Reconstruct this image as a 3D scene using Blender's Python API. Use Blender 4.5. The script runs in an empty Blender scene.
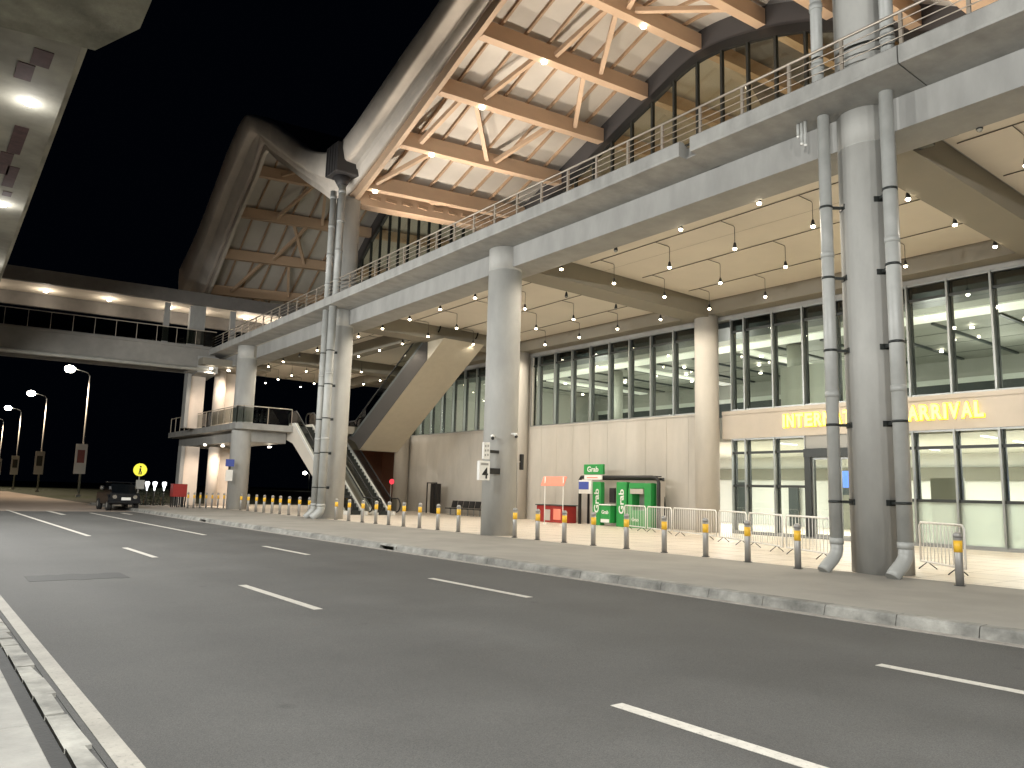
import bpy, math, random
import numpy as np
from mathutils import Vector, Matrix
random.seed(7)
PI = math.pi
sc = bpy.context.scene
col = sc.collection

# ------------------------------------------------------------------ camera
FPX = 767.5
def _n(v):
    v = Vector(v); v.normalize(); return v
cY = _n((-612, -92, -FPX)); cZ = _n((148, 5419, -FPX)); cZ = _n(cZ - cY * cY.dot(cZ)); cX = cY.cross(cZ)
R3 = Matrix((cX, cY, cZ))
cam_data = bpy.data.cameras.new('camera')
cam = bpy.data.objects.new('camera', cam_data); col.objects.link(cam)
cam_data.sensor_width = 36; cam_data.lens = 36 * FPX / 1024
cam_data.clip_start = 0.05; cam_data.clip_end = 3000
cam.matrix_world = Matrix.Translation((0, 0, 1.6)) @ R3.to_4x4()
sc.camera = cam

# ------------------------------------------------------------------ night sky
w = bpy.data.worlds.new('World'); sc.world = w; w.use_nodes = True
nt = w.node_tree; bg = nt.nodes['Background']
bg.inputs[0].default_value = (0.25, 0.45, 1.0, 1); bg.inputs[1].default_value = 0.0016
vs = sc.view_settings
vs.view_transform = 'Standard'; vs.look = 'None'; vs.gamma = 1; vs.use_curve_mapping = False
vs.exposure = 0.0
EXP = 1.0
sc.cycles.max_bounces = 7; sc.cycles.diffuse_bounces = 4; sc.cycles.glossy_bounces = 3
sc.cycles.transparent_max_bounces = 12
sc.cycles.sample_clamp_indirect = 4.0
sc.cycles.caustics_reflective = False; sc.cycles.caustics_refractive = False

# ------------------------------------------------------------------ materials
def nodes(m): return m.node_tree.nodes, m.node_tree.links
def mat(name, c, rough=.7, metal=0., var=.0, scale=3., bump=0., bscale=40., stain=0., sscale=.35, spec=.5, stretch=None):
    m = bpy.data.materials.new(name); m.use_nodes = True
    N, L = nodes(m); b = N['Principled BSDF']
    b.inputs['Roughness'].default_value = rough; b.inputs['Metallic'].default_value = metal
    b.inputs['Specular IOR Level'].default_value = spec
    b.inputs['Base Color'].default_value = (*c, 1)
    tc = N.new('ShaderNodeTexCoord'); src = tc.outputs['Object']
    if stretch:
        mp = N.new('ShaderNodeMapping'); mp.inputs['Scale'].default_value = stretch
        L.new(src, mp.inputs[0]); src = mp.outputs[0]
    if var or stain:
        n1 = N.new('ShaderNodeTexNoise'); n1.inputs['Scale'].default_value = scale; n1.inputs['Detail'].default_value = 8; n1.inputs['Roughness'].default_value = .65
        L.new(src, n1.inputs['Vector'])
        r = N.new('ShaderNodeMapRange'); r.inputs['From Min'].default_value = .3; r.inputs['From Max'].default_value = .7
        r.inputs['To Min'].default_value = 1 - var; r.inputs['To Max'].default_value = 1 + var
        L.new(n1.outputs['Fac'], r.inputs['Value'])
        out = r.outputs[0]
        if stain:
            n2 = N.new('ShaderNodeTexNoise'); n2.inputs['Scale'].default_value = sscale; n2.inputs['Detail'].default_value = 5
            L.new(src, n2.inputs['Vector'])
            r2 = N.new('ShaderNodeMapRange'); r2.inputs['From Min'].default_value = .42; r2.inputs['From Max'].default_value = .66
            r2.inputs['To Min'].default_value = 1; r2.inputs['To Max'].default_value = 1 - stain
            L.new(n2.outputs['Fac'], r2.inputs['Value'])
            mm = N.new('ShaderNodeMath'); mm.operation = 'MULTIPLY'
            L.new(out, mm.inputs[0]); L.new(r2.outputs[0], mm.inputs[1]); out = mm.outputs[0]
        vm = N.new('ShaderNodeVectorMath'); vm.operation = 'SCALE'; vm.inputs[0].default_value = c
        L.new(out, vm.inputs['Scale']); L.new(vm.outputs[0], b.inputs['Base Color'])
        rr = N.new('ShaderNodeMapRange'); rr.inputs['To Min'].default_value = max(.02, rough - .12); rr.inputs['To Max'].default_value = min(1, rough + .12)
        L.new(n1.outputs['Fac'], rr.inputs['Value']); L.new(rr.outputs[0], b.inputs['Roughness'])
    if bump:
        n3 = N.new('ShaderNodeTexNoise'); n3.inputs['Scale'].default_value = bscale; n3.inputs['Detail'].default_value = 6
        L.new(src, n3.inputs['Vector'])
        bp = N.new('ShaderNodeBump'); bp.inputs['Strength'].default_value = bump; bp.inputs['Distance'].default_value = .02
        L.new(n3.outputs['Fac'], bp.inputs['Height']); L.new(bp.outputs[0], b.inputs['Normal'])
    return m
def emis(name, c, s):
    m = bpy.data.materials.new(name); m.use_nodes = True
    b = nodes(m)[0]['Principled BSDF']
    b.inputs['Base Color'].default_value = (*c, 1); b.inputs['Emission Color'].default_value = (*c, 1)
    b.inputs['Emission Strength'].default_value = s
    return m
def glass(name, tint=(.8, .86, .82), refl=.9, rough=.02, opac=0., ocol=(.5, .55, .5)):
    m = bpy.data.materials.new(name); m.use_nodes = True
    N, L = nodes(m); out = N['Material Output']; N.remove(N['Principled BSDF'])
    t = N.new('ShaderNodeBsdfTransparent'); t.inputs[0].default_value = (*tint, 1)
    g = N.new('ShaderNodeBsdfGlossy'); g.inputs['Roughness'].default_value = rough; g.inputs[0].default_value = (refl,) * 3 + (1,)
    lw = N.new('ShaderNodeLayerWeight'); lw.inputs[0].default_value = .5
    pw = N.new('ShaderNodeMath'); pw.operation = 'POWER'; pw.inputs[1].default_value = 5; L.new(lw.outputs['Facing'], pw.inputs[0])
    f = N.new('ShaderNodeMath'); f.operation = 'MULTIPLY_ADD'; f.inputs[1].default_value = .95; f.inputs[2].default_value = .045; L.new(pw.outputs[0], f.inputs[0])
    mx = N.new('ShaderNodeMixShader')
    L.new(f.outputs[0], mx.inputs[0]); L.new(t.outputs[0], mx.inputs[1]); L.new(g.outputs[0], mx.inputs[2])
    fin = mx
    if opac:
        d = N.new('ShaderNodeBsdfDiffuse'); d.inputs[0].default_value = (*ocol, 1)
        tr = N.new('ShaderNodeBsdfTranslucent'); tr.inputs[0].default_value = (*ocol, 1)
        ad = N.new('ShaderNodeMixShader'); ad.inputs[0].default_value = .4
        L.new(d.outputs[0], ad.inputs[1]); L.new(tr.outputs[0], ad.inputs[2])
        m2 = N.new('ShaderNodeMixShader'); m2.inputs[0].default_value = opac
        L.new(mx.outputs[0], m2.inputs[1]); L.new(ad.outputs[0], m2.inputs[2]); fin = m2
    L.new(fin.outputs[0], out.inputs[0])
    return m

M = {}
M['asphalt'] = mat('asphalt', (.064, .063, .060), .82, var=.22, scale=.6, bump=.35, bscale=90, stain=.25, sscale=.16)
M['patch'] = mat('asphalt_patch', (.026, .026, .025), .8, var=.2, scale=5, bump=.3)
M['apron'] = mat('concrete_road', (.27, .22, .18), .8, var=.15, scale=1.2, bump=.2)
M['paint'] = mat('road_paint', (.44, .42, .375), .7, var=.14, scale=9, bump=.15)
def wear(m, under_c):
    N, L = nodes(m); b = N['Principled BSDF']; src = b.inputs['Base Color'].links[0].from_socket
    tc = N.new('ShaderNodeTexCoord'); n = N.new('ShaderNodeTexNoise'); n.inputs['Scale'].default_value = 26; n.inputs['Detail'].default_value = 10; n.inputs['Roughness'].default_value = .75
    L.new(tc.outputs['Object'], n.inputs['Vector'])
    r = N.new('ShaderNodeMapRange'); r.inputs['From Min'].default_value = .55; r.inputs['From Max'].default_value = .66; r.inputs['To Max'].default_value = .75
    L.new(n.outputs['Fac'], r.inputs['Value'])
    mx = N.new('ShaderNodeMix'); mx.data_type = 'RGBA'; L.new(r.outputs[0], mx.inputs[0]); L.new(src, mx.inputs[6]); mx.inputs[7].default_value = (*under_c, 1)
    L.new(mx.outputs[2], b.inputs['Base Color'])
wear(M['paint'], (.12, .115, .105))
M['oldpaint'] = mat('old_road_paint', (.30, .285, .25), .75, var=.2, scale=6, bump=.2, stain=.25, sscale=1.5)
wear(M['oldpaint'], (.12, .115, .105))
def speckle(m, amt=.35, scale=170):
    N, L = nodes(m); b = N['Principled BSDF']; src = b.inputs['Base Color'].links[0].from_socket
    tc = N.new('ShaderNodeTexCoord'); v = N.new('ShaderNodeTexVoronoi'); v.inputs['Scale'].default_value = scale
    L.new(tc.outputs['Object'], v.inputs['Vector'])
    sp = N.new('ShaderNodeSeparateColor'); L.new(v.outputs['Color'], sp.inputs[0])
    r = N.new('ShaderNodeMapRange'); r.inputs['To Min'].default_value = 1 - amt; r.inputs['To Max'].default_value = 1 + amt
    L.new(sp.outputs[0], r.inputs['Value'])
    # wheel-polished strips along the lanes, and a few oil drips between them
    sx = N.new('ShaderNodeSeparateXYZ'); L.new(tc.outputs['Object'], sx.inputs[0])
    mu = N.new('ShaderNodeMath'); mu.operation = 'MULTIPLY'; mu.inputs[1].default_value = 2 * PI / 1.67; L.new(sx.outputs[0], mu.inputs[0])
    si = N.new('ShaderNodeMath'); si.operation = 'SINE'; L.new(mu.outputs[0], si.inputs[0])
    ln = N.new('ShaderNodeMath'); ln.operation = 'MULTIPLY_ADD'; ln.inputs[1].default_value = .045; ln.inputs[2].default_value = 1; L.new(si.outputs[0], ln.inputs[0])
    m1 = N.new('ShaderNodeMath'); m1.operation = 'MULTIPLY'; L.new(r.outputs[0], m1.inputs[0]); L.new(ln.outputs[0], m1.inputs[1])
    v2 = N.new('ShaderNodeTexVoronoi'); v2.inputs['Scale'].default_value = 1.1; L.new(tc.outputs['Object'], v2.inputs['Vector'])
    d = N.new('ShaderNodeMapRange'); d.inputs['From Min'].default_value = .03; d.inputs['From Max'].default_value = .10; d.inputs['To Min'].default_value = .72; d.inputs['To Max'].default_value = 1
    L.new(v2.outputs['Distance'], d.inputs['Value'])
    m2 = N.new('ShaderNodeMath'); m2.operation = 'MULTIPLY'; L.new(m1.outputs[0], m2.inputs[0]); L.new(d.outputs[0], m2.inputs[1])
    vm = N.new('ShaderNodeVectorMath'); vm.operation = 'SCALE'; L.new(src, vm.inputs[0]); L.new(m2.outputs[0], vm.inputs['Scale'])
    L.new(vm.outputs[0], b.inputs['Base Color'])
speckle(M['asphalt'])
M['grass'] = mat('grass_ground', (.018, .026, .010), .95, var=.5, scale=3, bump=.8, bscale=30)
M['kerb'] = mat('kerb_concrete', (.27, .265, .24), .85, var=.5, scale=2.6, bump=.5, bscale=18, stain=.35, sscale=1.4)
M['gutter'] = mat('gutter_concrete', (.3, .28, .25), .85, var=.25, scale=4, bump=.3)
M['walk'] = mat('walk_concrete', (.27, .255, .225), .8, var=.1, scale=1.4, bump=.15, stain=.15, sscale=.5)
M['tile'] = mat('floor_tile', (.70, .62, .52), .38, var=.06, scale=1.1, bump=.03, stain=.08, sscale=.8)
M['slab'] = mat('pale_slab', (.27, .265, .245), .85, var=.22, scale=2.5, bump=.3)
M['conc'] = mat('painted_concrete', (.29, .287, .272), .72, var=.10, scale=1.3, bump=.1, bscale=22, stain=.12, sscale=1.2, stretch=(1.3, 1.3, .5))
M['column'] = mat('column_paint', (.40, .395, .37), .72, var=.09, scale=1.3, bump=.1, bscale=22, stain=.12, sscale=1.2, stretch=(1.3, 1.3, .5))
M['fascia'] = mat('fascia_concrete', (.31, .305, .285), .75, var=.12, scale=2.4, bump=.2, bscale=20, stain=.2, sscale=1.3, stretch=(1, 1.2, .6))
M['ceil'] = mat('ceiling_paint', (.68, .63, .55), .8, var=.03, scale=.7, stain=.05, sscale=.4)
M['beam'] = mat('beam_paint', (.22, .20, .16), .75, var=.05, scale=1)
M['escside'] = mat('escalator_side', (.05, .046, .042), .8, spec=.2)
M['escsoff'] = mat('escalator_soffit', (.40, .36, .28), .5, var=.05)
M['wall'] = mat('wall_panel', (.46, .43, .38), .72, var=.08, scale=1.3, bump=.05, stain=.12, sscale=.5, stretch=(1, 1, .35))
M['band'] = mat('band_plaster', (.46, .41, .345), .7, var=.05, scale=1.4)
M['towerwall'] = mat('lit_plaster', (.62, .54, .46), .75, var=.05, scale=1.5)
M['frame'] = mat('aluminium', (.30, .31, .30), .35, metal=.6, var=.04)
M['darkframe'] = mat('dark_aluminium', (.03, .034, .032), .4, metal=.3)
M['conduit'] = mat('conduit_grey', (.09, .08, .065), .5)
M['black'] = mat('black_metal', (.012, .012, .012), .45)
M['rubber'] = mat('black_rubber', (.01, .01, .01), .8)
M['pane'] = glass('window_glass', (.88, .91, .88), 1)
M['panetint'] = glass('spandrel_glass', (.35, .40, .39), 1)
M['frost'] = glass('frosted_glass', (.7, .78, .72), .5, opac=.62, ocol=(.62, .66, .60))
M['dglass'] = glass('balustrade_glass', (.42, .44, .42), .9)
M['timber'] = mat('timber_cladding', (.54, .38, .255), .6, var=.08, scale=1.5, stretch=(.4, 1, 1), bump=.03)
M['timberdark'] = mat('timber_side', (.40, .27, .17), .65, var=.08, scale=1.5)
M['roofunder'] = mat('roof_lining', (.60, .56, .50), .75, var=.05, scale=.8, stain=.08, sscale=.5)
M['rooftop'] = mat('roof_sheet', (.12, .12, .12), .5, var=.05)
M['shell'] = mat('shell_cladding', (.78, .70, .61), .85, spec=.25, var=.08, scale=.7, bump=.03, stain=.15, sscale=.5)
M['spandrel'] = mat('grey_spandrel', (.06, .055, .055), .6)
M['pipe'] = mat('pvc_pipe', (.40, .405, .385), .42, var=.07, scale=2.5, stain=.12, sscale=2)
M['steel'] = mat('stainless', (.36, .35, .33), .5, metal=.45, var=.05, scale=6)
M['railsteel'] = mat('rail_steel', (.46, .40, .33), .4, metal=.5, var=.05, scale=6)
M['brfascia'] = mat('bridge_fascia', (.12, .11, .10), .7, var=.15, scale=2)
M['brsoffit'] = mat('bridge_soffit', (.6, .53, .44), .8)
M['brconc'] = mat('bridge_concrete', (.22, .21, .19), .7, var=.12, scale=1.5, stain=.2)
M['whitep'] = mat('white_paint', (.75, .74, .70), .5, var=.05, scale=5)
M['yellow'] = mat('yellow_reflective', (.88, .52, .04), .45, var=.08, scale=12)
M['green'] = mat('green_panel', (.02, .26, .055), .45, var=.05, scale=4)
M['dgreen'] = mat('dark_green_panel', (.012, .10, .03), .5)
M['red'] = mat('red_panel', (.30, .022, .018), .5, var=.1, scale=5)
M['salmon'] = mat('salmon_board', (.80, .25, .17), .5)
M['blue'] = mat('blue_panel', (.05, .08, .32), .5)
M['greyp'] = mat('grey_panel', (.3, .3, .28), .6)
M['purple'] = mat('soffit_patch', (.10, .055, .055), .8, var=.4, scale=5)
M['soffit'] = mat('viaduct_concrete', (.40, .38, .32), .85, var=.14, scale=1.6, bump=.12, stain=.4, sscale=.6)
M['capc'] = mat('pier_concrete', (.33, .32, .26), .9, var=.22, scale=2, bump=.3, bscale=14, stain=.45, sscale=1.1)
M['skin'] = mat('orange_cloth', (.7, .16, .06), .8)
M['leaf'] = mat('dark_leaves', (.010, .018, .008), .9, var=.3)
M['carpaint'] = mat('black_car_paint', (.008, .009, .011), .22)
M['carglass'] = mat('dark_car_glass', (.004, .005, .006), .08)
M['chrome'] = mat('chrome', (.6, .6, .6), .15, metal=1.)
M['bulb'] = emis('warm_bulb', (1, .86, .62), 40 * EXP)
M['bulboff'] = mat('unlit_bulb', (.25, .24, .2), .3)
M['lampw'] = emis('white_lamp', (.97, .98, 1), 40)
M['lampy'] = emis('street_lamp_glow', (1, .93, .78), 45 * EXP)
M['spotw'] = emis('spot_glow', (1, .9, .75), 22 * EXP)
M['sign_y'] = emis('yellow_letters', (1, .80, .16), 2.3)
M['sign_halo'] = emis('yellow_halo', (1, .70, .02), .8)  # glow around the sign letters, put into an emissive colour
M['cove'] = emis('cove_strip', (.85, .85, .74), .55)
M['cove2'] = emis('cove_strip_pale', (.82, .84, .70), .8)
M['iceil'] = mat('interior_ceiling', (.36, .36, .32), .6)
M['iceilw'] = mat('interior_white_ceiling', (.7, .72, .66), .6)
M['iwall'] = mat('interior_wall', (.60, .61, .57), .6)
M['iolive'] = mat('interior_olive', (.20, .20, .16), .6)
M['idark'] = mat('interior_dark', (.04, .05, .05), .5)
M['ifloor'] = mat('interior_floor', (.45, .42, .36), .3)
M['screen'] = emis('blue_screen', (.12, .25, .85), 1.4)
M['screenw'] = emis('white_screen', (.75, .85, 1), 1.6)
M['whitelum'] = emis('white_luminaire', (.95, .97, 1), 3.2)
M['redsign'] = emis('red_sign_glow', (.9, .05, .08), .9)
M['brownwall'] = mat('brown_wall', (.13, .055, .03), .7, var=.2)
M['banner'] = mat('banner_cloth', (.8, .76, .72), .8)
M['bannerp'] = mat('banner_print', (.30, .10, .09), .8)
M['bannerg'] = mat('banner_print_dark', (.10, .10, .09), .8)
M['signy'] = mat('sign_yellow', (.85, .80, .05), .5)
M['signy'].node_tree.nodes['Principled BSDF'].inputs['Emission Color'].default_value = (.9, .85, .05, 1)

# ------------------------------------------------------------------ mesh helpers
def root_of(o):
    while o.parent: o = o.parent
    return o
class MB:
    def __init__(s): s.v = []; s.f = []; s.sm = []
    def add(s, V, F, smooth=False):
        n = len(s.v); s.v += [tuple(p) for p in V]; s.f += [tuple(i + n for i in f) for f in F]; s.sm += [smooth] * len(F); return s
    def box(s, x0, x1, y0, y1, z0, z1):
        if x0 > x1: x0, x1 = x1, x0
        if y0 > y1: y0, y1 = y1, y0
        if z0 > z1: z0, z1 = z1, z0
        V = [(x0, y0, z0), (x1, y0, z0), (x1, y1, z0), (x0, y1, z0), (x0, y0, z1), (x1, y0, z1), (x1, y1, z1), (x0, y1, z1)]
        return s.add(V, [(0, 3, 2, 1), (4, 5, 6, 7), (0, 1, 5, 4), (1, 2, 6, 5), (2, 3, 7, 6), (3, 0, 4, 7)])
    def bbox(s, x0, x1, y0, y1, z0, z1, b=.02):
        """box with chamfered edges on all sides (vertical profile octagon in z, inset in plan)"""
        if x0 > x1: x0, x1 = x1, x0
        if y0 > y1: y0, y1 = y1, y0
        def ring(i, z):
            return [(x0 + i + b * 0, y0 + i + b, z), (x0 + i + b, y0 + i, z), (x1 - i - b, y0 + i, z), (x1 - i, y0 + i + b, z),
                    (x1 - i, y1 - i - b, z), (x1 - i - b, y1 - i, z), (x0 + i + b, y1 - i, z), (x0 + i, y1 - i - b, z)]
        V = ring(b, z0) + ring(0, z0 + b) + ring(0, z1 - b) + ring(b, z1)
        F = [tuple(reversed(range(8))), tuple(range(24, 32))]
        for k in range(3):
            for i in range(8):
                j = (i + 1) % 8; F.append((k * 8 + i, k * 8 + j, k * 8 + 8 + j, k * 8 + 8 + i))
        return s.add(V, F)
    def beam(s, a, b, wd, h):
        """square bar from a to b: wd sideways, h in the up direction"""
        a = Vector(a); b = Vector(b); d = (b - a).normalized()
        up = Vector((0, 0, 1)) if abs(d.z) < .95 else Vector((0, 1, 0))
        sd = d.cross(up).normalized() * wd / 2; u = sd.cross(d).normalized() * h / 2
        V = [a - sd - u, a + sd - u, a + sd + u, a - sd + u, b - sd - u, b + sd - u, b + sd + u, b - sd + u]
        return s.add(V, [(0, 1, 2, 3), (7, 6, 5, 4), (0, 4, 5, 1), (1, 5, 6, 2), (2, 6, 7, 3), (3, 7, 4, 0)])
    def tube(s, pts, r, n=12, cap=True):
        pts = [Vector(p) for p in pts]; rs = r if isinstance(r, (list, tuple)) else [r] * len(pts)
        V = []; F = []; prev = None
        for i, p in enumerate(pts):
            d = (pts[min(i + 1, len(pts) - 1)] - pts[max(i - 1, 0)]).normalized()
            if prev is None:
                a = d.cross(Vector((0, 0, 1)) if abs(d.z) < .9 else Vector((0, 1, 0))).normalized()
            else:
                a = (prev - d * prev.dot(d)).normalized()
            prev = a; b = d.cross(a)
            for k in range(n):
                t = 2 * PI * k / n; V.append(p + (a * math.cos(t) + b * math.sin(t)) * rs[i])
        for i in range(len(pts) - 1):
            for k in range(n):
                j = (k + 1) % n; F.append((i * n + k, i * n + j, i * n + n + j, i * n + n + k))
        s.add(V, F, True)
        if cap:
            m = len(pts) - 1; n0 = len(s.v) - len(V)
            s.f += [tuple(n0 + k for k in reversed(range(n))), tuple(n0 + m * n + k for k in range(n))]; s.sm += [False, False]
        return s
    def cyl(s, x, y, z0, z1, r, n=32, r2=None):
        return s.tube([(x, y, z0), (x, y, z1)], [r, r if r2 is None else r2], n)
    def lathe(s, x, y, prof, n=20):
        V = []; F = []
        for (r, z) in prof:
            for k in range(n):
                t = 2 * PI * k / n; V.append((x + r * math.cos(t), y + r * math.sin(t), z))
        for i in range(len(prof) - 1):
            for k in range(n):
                j = (k + 1) % n; F.append((i * n + k, i * n + j, i * n + n + j, i * n + n + k))
        F.append(tuple(reversed(range(n)))); F.append(tuple((len(prof) - 1) * n + k for k in range(n)))
        return s.add(V, F, True)
    def ball(s, x, y, z, r, n=12, sz=1):
        pr = []
        for i in range(n // 2 + 1):
            t = -PI / 2 + PI * i / (n // 2); pr.append((max(1e-4, r * math.cos(t)), z + r * sz * math.sin(t)))
        return s.lathe(x, y, pr, n)
    def prism(s, poly, axis, a, b):
        """poly of 2D points extruded along axis 'x','y','z' from a to b"""
        def P(p, t):
            return {'x': (t, p[0], p[1]), 'y': (p[0], t, p[1]), 'z': (p[0], p[1], t)}[axis]
        n = len(poly); V = [P(p, a) for p in poly] + [P(p, b) for p in poly]
        F = [tuple(reversed(range(n))), tuple(range(n, 2 * n))] + [(i, (i + 1) % n, n + (i + 1) % n, n + i) for i in range(n)]
        return s.add(V, F)
    def quad(s, a, b, c, d): return s.add([a, b, c, d], [(0, 1, 2, 3)])
    def build(s, name, m, parent=None):
        me = bpy.data.meshes.new(name)
        off = Vector((0, 0, 0))
        if parent is not None: off = root_of(parent).matrix_basis.translation.copy()
        me.from_pydata([tuple(Vector(p) - off) for p in s.v], [], s.f)
        me.polygons.foreach_set('use_smooth', s.sm)
        me.materials.append(M[m] if isinstance(m, str) else m)
        import bmesh
        bm = bmesh.new(); bm.from_mesh(me); bmesh.ops.recalc_face_normals(bm, faces=bm.faces); bm.to_mesh(me); bm.free()
        me.update()
        o = bpy.data.objects.new(name, me); col.objects.link(o)
        if parent is not None: o.parent = parent
        return o
def thing(name, label, cat, loc, group=None):
    o = bpy.data.objects.new(name, None); col.objects.link(o); o.location = loc; o.empty_display_size = .2
    return tag(o, label, cat, group)
def tag(o, label, cat, group=None):
    o['label'] = label; o['category'] = cat
    if group: o['group'] = group
    return o
def struct(o): o['kind'] = 'structure'; return o
def copy_tree(o, parent=None):
    c = o.copy(); col.objects.link(c)
    if parent is not None: c.parent = parent
    for ch in list(o.children): copy_tree(ch, c)
    return c
def light(kind, name, loc, power, color, parent=None, size=.1, angle=None, blend=.5, rot=None, sx=None, sy=None):
    l = bpy.data.lights.new(name, kind); l.energy = power; l.color = color
    if kind in ('POINT', 'SPOT'): l.shadow_soft_size = size
    if kind == 'SPOT': l.spot_size = angle; l.spot_blend = blend
    if kind == 'AREA': l.shape = 'RECTANGLE'; l.size = sx; l.size_y = sy
    o = bpy.data.objects.new(name, l); col.objects.link(o)
    off = root_of(parent).matrix_basis.translation if parent is not None else Vector((0, 0, 0))
    o.location = Vector(loc) - off
    if rot: o.rotation_euler = rot
    if parent is not None: o.parent = parent
    return o
def text(body, name, m, parent, origin, xdir, ydir, height, width=None, bold=.0, depth=.01, per_letter=False):
    """lettering as mesh; origin = lower left, height = cap height"""
    cu = bpy.data.curves.new(name, 'FONT'); cu.body = body; cu.size = 1; cu.offset = bold; cu.extrude = depth; cu.resolution_u = 3
    to = bpy.data.objects.new('tmp', cu); col.objects.link(to)
    bpy.context.view_layer.update()
    dg = bpy.context.evaluated_depsgraph_get()
    me = bpy.data.meshes.new_from_object(to.evaluated_get(dg)); bpy.data.objects.remove(to)
    vs_ = [v.co.copy() for v in me.vertices]
    x0 = min(v.x for v in vs_); x1 = max(v.x for v in vs_); y0 = min(v.y for v in vs_); y1 = max(v.y for v in vs_)
    sy = height / (y1 - y0); sx = width / (x1 - x0) if width else sy
    xd = Vector(xdir); yd = Vector(ydir); zd = xd.cross(yd)
    off = root_of(parent).matrix_basis.translation if parent is not None else Vector((0, 0, 0))
    o0 = Vector(origin) - off
    for v in me.vertices:
        c = v.co; v.co = o0 + xd * ((c.x - x0) * sx) + yd * ((c.y - y0) * sy) + zd * c.z
    me.name = name; me.materials.clear(); me.materials.append(M[m])
    for p in me.polygons: p.material_index = 0
    o = bpy.data.objects.new(name, me); col.objects.link(o)
    if parent is not None: o.parent = parent
    return o
def skew(o, k=.018, y0=10.):
    off = root_of(o).matrix_basis.translation if o.parent else Vector((0, 0, 0))
    for v in o.data.vertices: v.co.x += k * (v.co.y + off.y - y0)
    return o
def catmull(tab):
    ys = [a for a, _ in tab]; zs = [b for _, b in tab]
    n = len(ys); sl = []
    for i in range(n):
        a = max(0, i - 1); b = min(n - 1, i + 1); sl.append((zs[b] - zs[a]) / (ys[b] - ys[a]))
    def f(y):
        y = min(max(y, ys[0]), ys[-1])
        i = max(0, min(n - 2, int(np.searchsorted(ys, y) - 1))); h = ys[i + 1] - ys[i]; t = (y - ys[i]) / h
        return ((2 * t**3 - 3 * t**2 + 1) * zs[i] + (t**3 - 2 * t**2 + t) * h * sl[i] + (-2 * t**3 + 3 * t**2) * zs[i + 1] + (t**3 - t**2) * h * sl[i + 1])
    return f
ORD = ['first', 'second', 'third', 'fourth', 'fifth', 'sixth', 'seventh', 'eighth', 'ninth', 'tenth', 'eleventh', 'twelfth', 'thirteenth',
       'fourteenth', 'fifteenth', 'sixteenth', 'seventeenth', 'eighteenth', 'nineteenth', 'twentieth', 'twenty-first', 'twenty-second', 'twenty-third', 'twenty-fourth',
       'twenty-fifth', 'twenty-sixth', 'twenty-seventh', 'twenty-eighth', 'twenty-ninth', 'thirtieth']

# ================================================================== GROUND
struct(MB().box(-400, 600, -200, 900, -1.0, -.012).build('ground', 'grass'))
struct(MB().box(1.1, 10.26, -40, 46.5, -.5, 0).build('road', 'asphalt'))
ap = MB().box(-30, 10.26, 46.5, 230, -.5, -.003)
ap.prism([(10.262, 62), (10.9, 60), (11.2, 120), (10.262, 120)], 'z', -.4, -.004)
struct(ap.build('concrete_road', 'apron'))
struct(MB().box(-30, 1.095, 40, 46.495, -.5, -.004).build('concrete_road', 'apron'))
# right pavement
struct(MB().box(10.70, 15.80, -40, 60, -.3, .15).build('pavement', 'walk'))
struct(MB().box(15.802, 60, -40, 60, -.3, .152).build('floor', 'tile'))
tj = MB()
for i in range(48):
    y = -6 + i * 1.2; tj.box(15.95, 27.9, y, y + .008, .1525, .1535)
for i in range(10): tj.box(16.0 + i * 1.2, 16.008 + i * 1.2, -8, 50, .1536, .1546)
struct(tj.build('floor_joints', 'beam'))
struct(MB().box(10.262, 10.42, -40, 60, -.3, .012).build('gutter', 'gutter'))
kb = MB(); y = -40.0; k = 0
while y < 60:
    L_ = 1.0; j = random.uniform(-.006, .006)
    if not (abs(y - 18.0) < .5 or abs(y - 33.6) < .5):
        kb.prism([(10.42, .012), (10.455 + j, .125 + j), (10.48, .15), (10.70, .153), (10.70, -.2), (10.42, -.2)], 'y', y + .006, y + L_ - .006)
    else:
        kb.prism([(10.44, .10), (10.455, .13), (10.48, .152), (10.70, .155), (10.70, .10)], 'y', y + .006, y + L_ - .006)
        kb.box(10.62, 10.69, y, y + L_, -.2, .1)
        kb.box(10.42, 10.62, y + .006, y + .12, -.2, .1); kb.box(10.42, 10.62, y + .88, y + .994, -.2, .1)
    y += L_
struct(kb.build('kerb', 'kerb'))
# left footway
lf = MB()
y = -6.0
while y < 46:
    lf.bbox(.46, .83, y + .005, y + 1.495, -.2, .03 + random.uniform(-.004, .004), .008)
    lf.bbox(-.32, .45, y + .005, y + 1.495, -.2, .03 + random.uniform(-.004, .004), .008); y += 1.5
struct(lf.build('footway', 'slab'))
struct(MB().box(-6, -.33, -8, 46, -.3, .025).build('footway_verge', 'slab'))
struct(MB().box(.82, .95, -8, 46, -.2, -.008).build('channel', 'patch'))
br = MB(); y = -4.0
while y < 46:
    L_ = random.choice([.35, .5, .8, .6])
    V = .02 + random.uniform(-.012, .012); w0 = 1.09 + random.uniform(-.035, .01)
    br.prism([(.94, y + .004), (w0, y + .01), (w0 + random.uniform(-.03, .01), y + L_ - .02), (.945, y + L_ - .006)], 'z', -.2, V); y += L_
struct(br.build('broken_kerb', 'kerb'))
struct(MB().box(.952, 1.1, -8, 46, -.3, -.006).build('kerb_bed', 'asphalt'))

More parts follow.
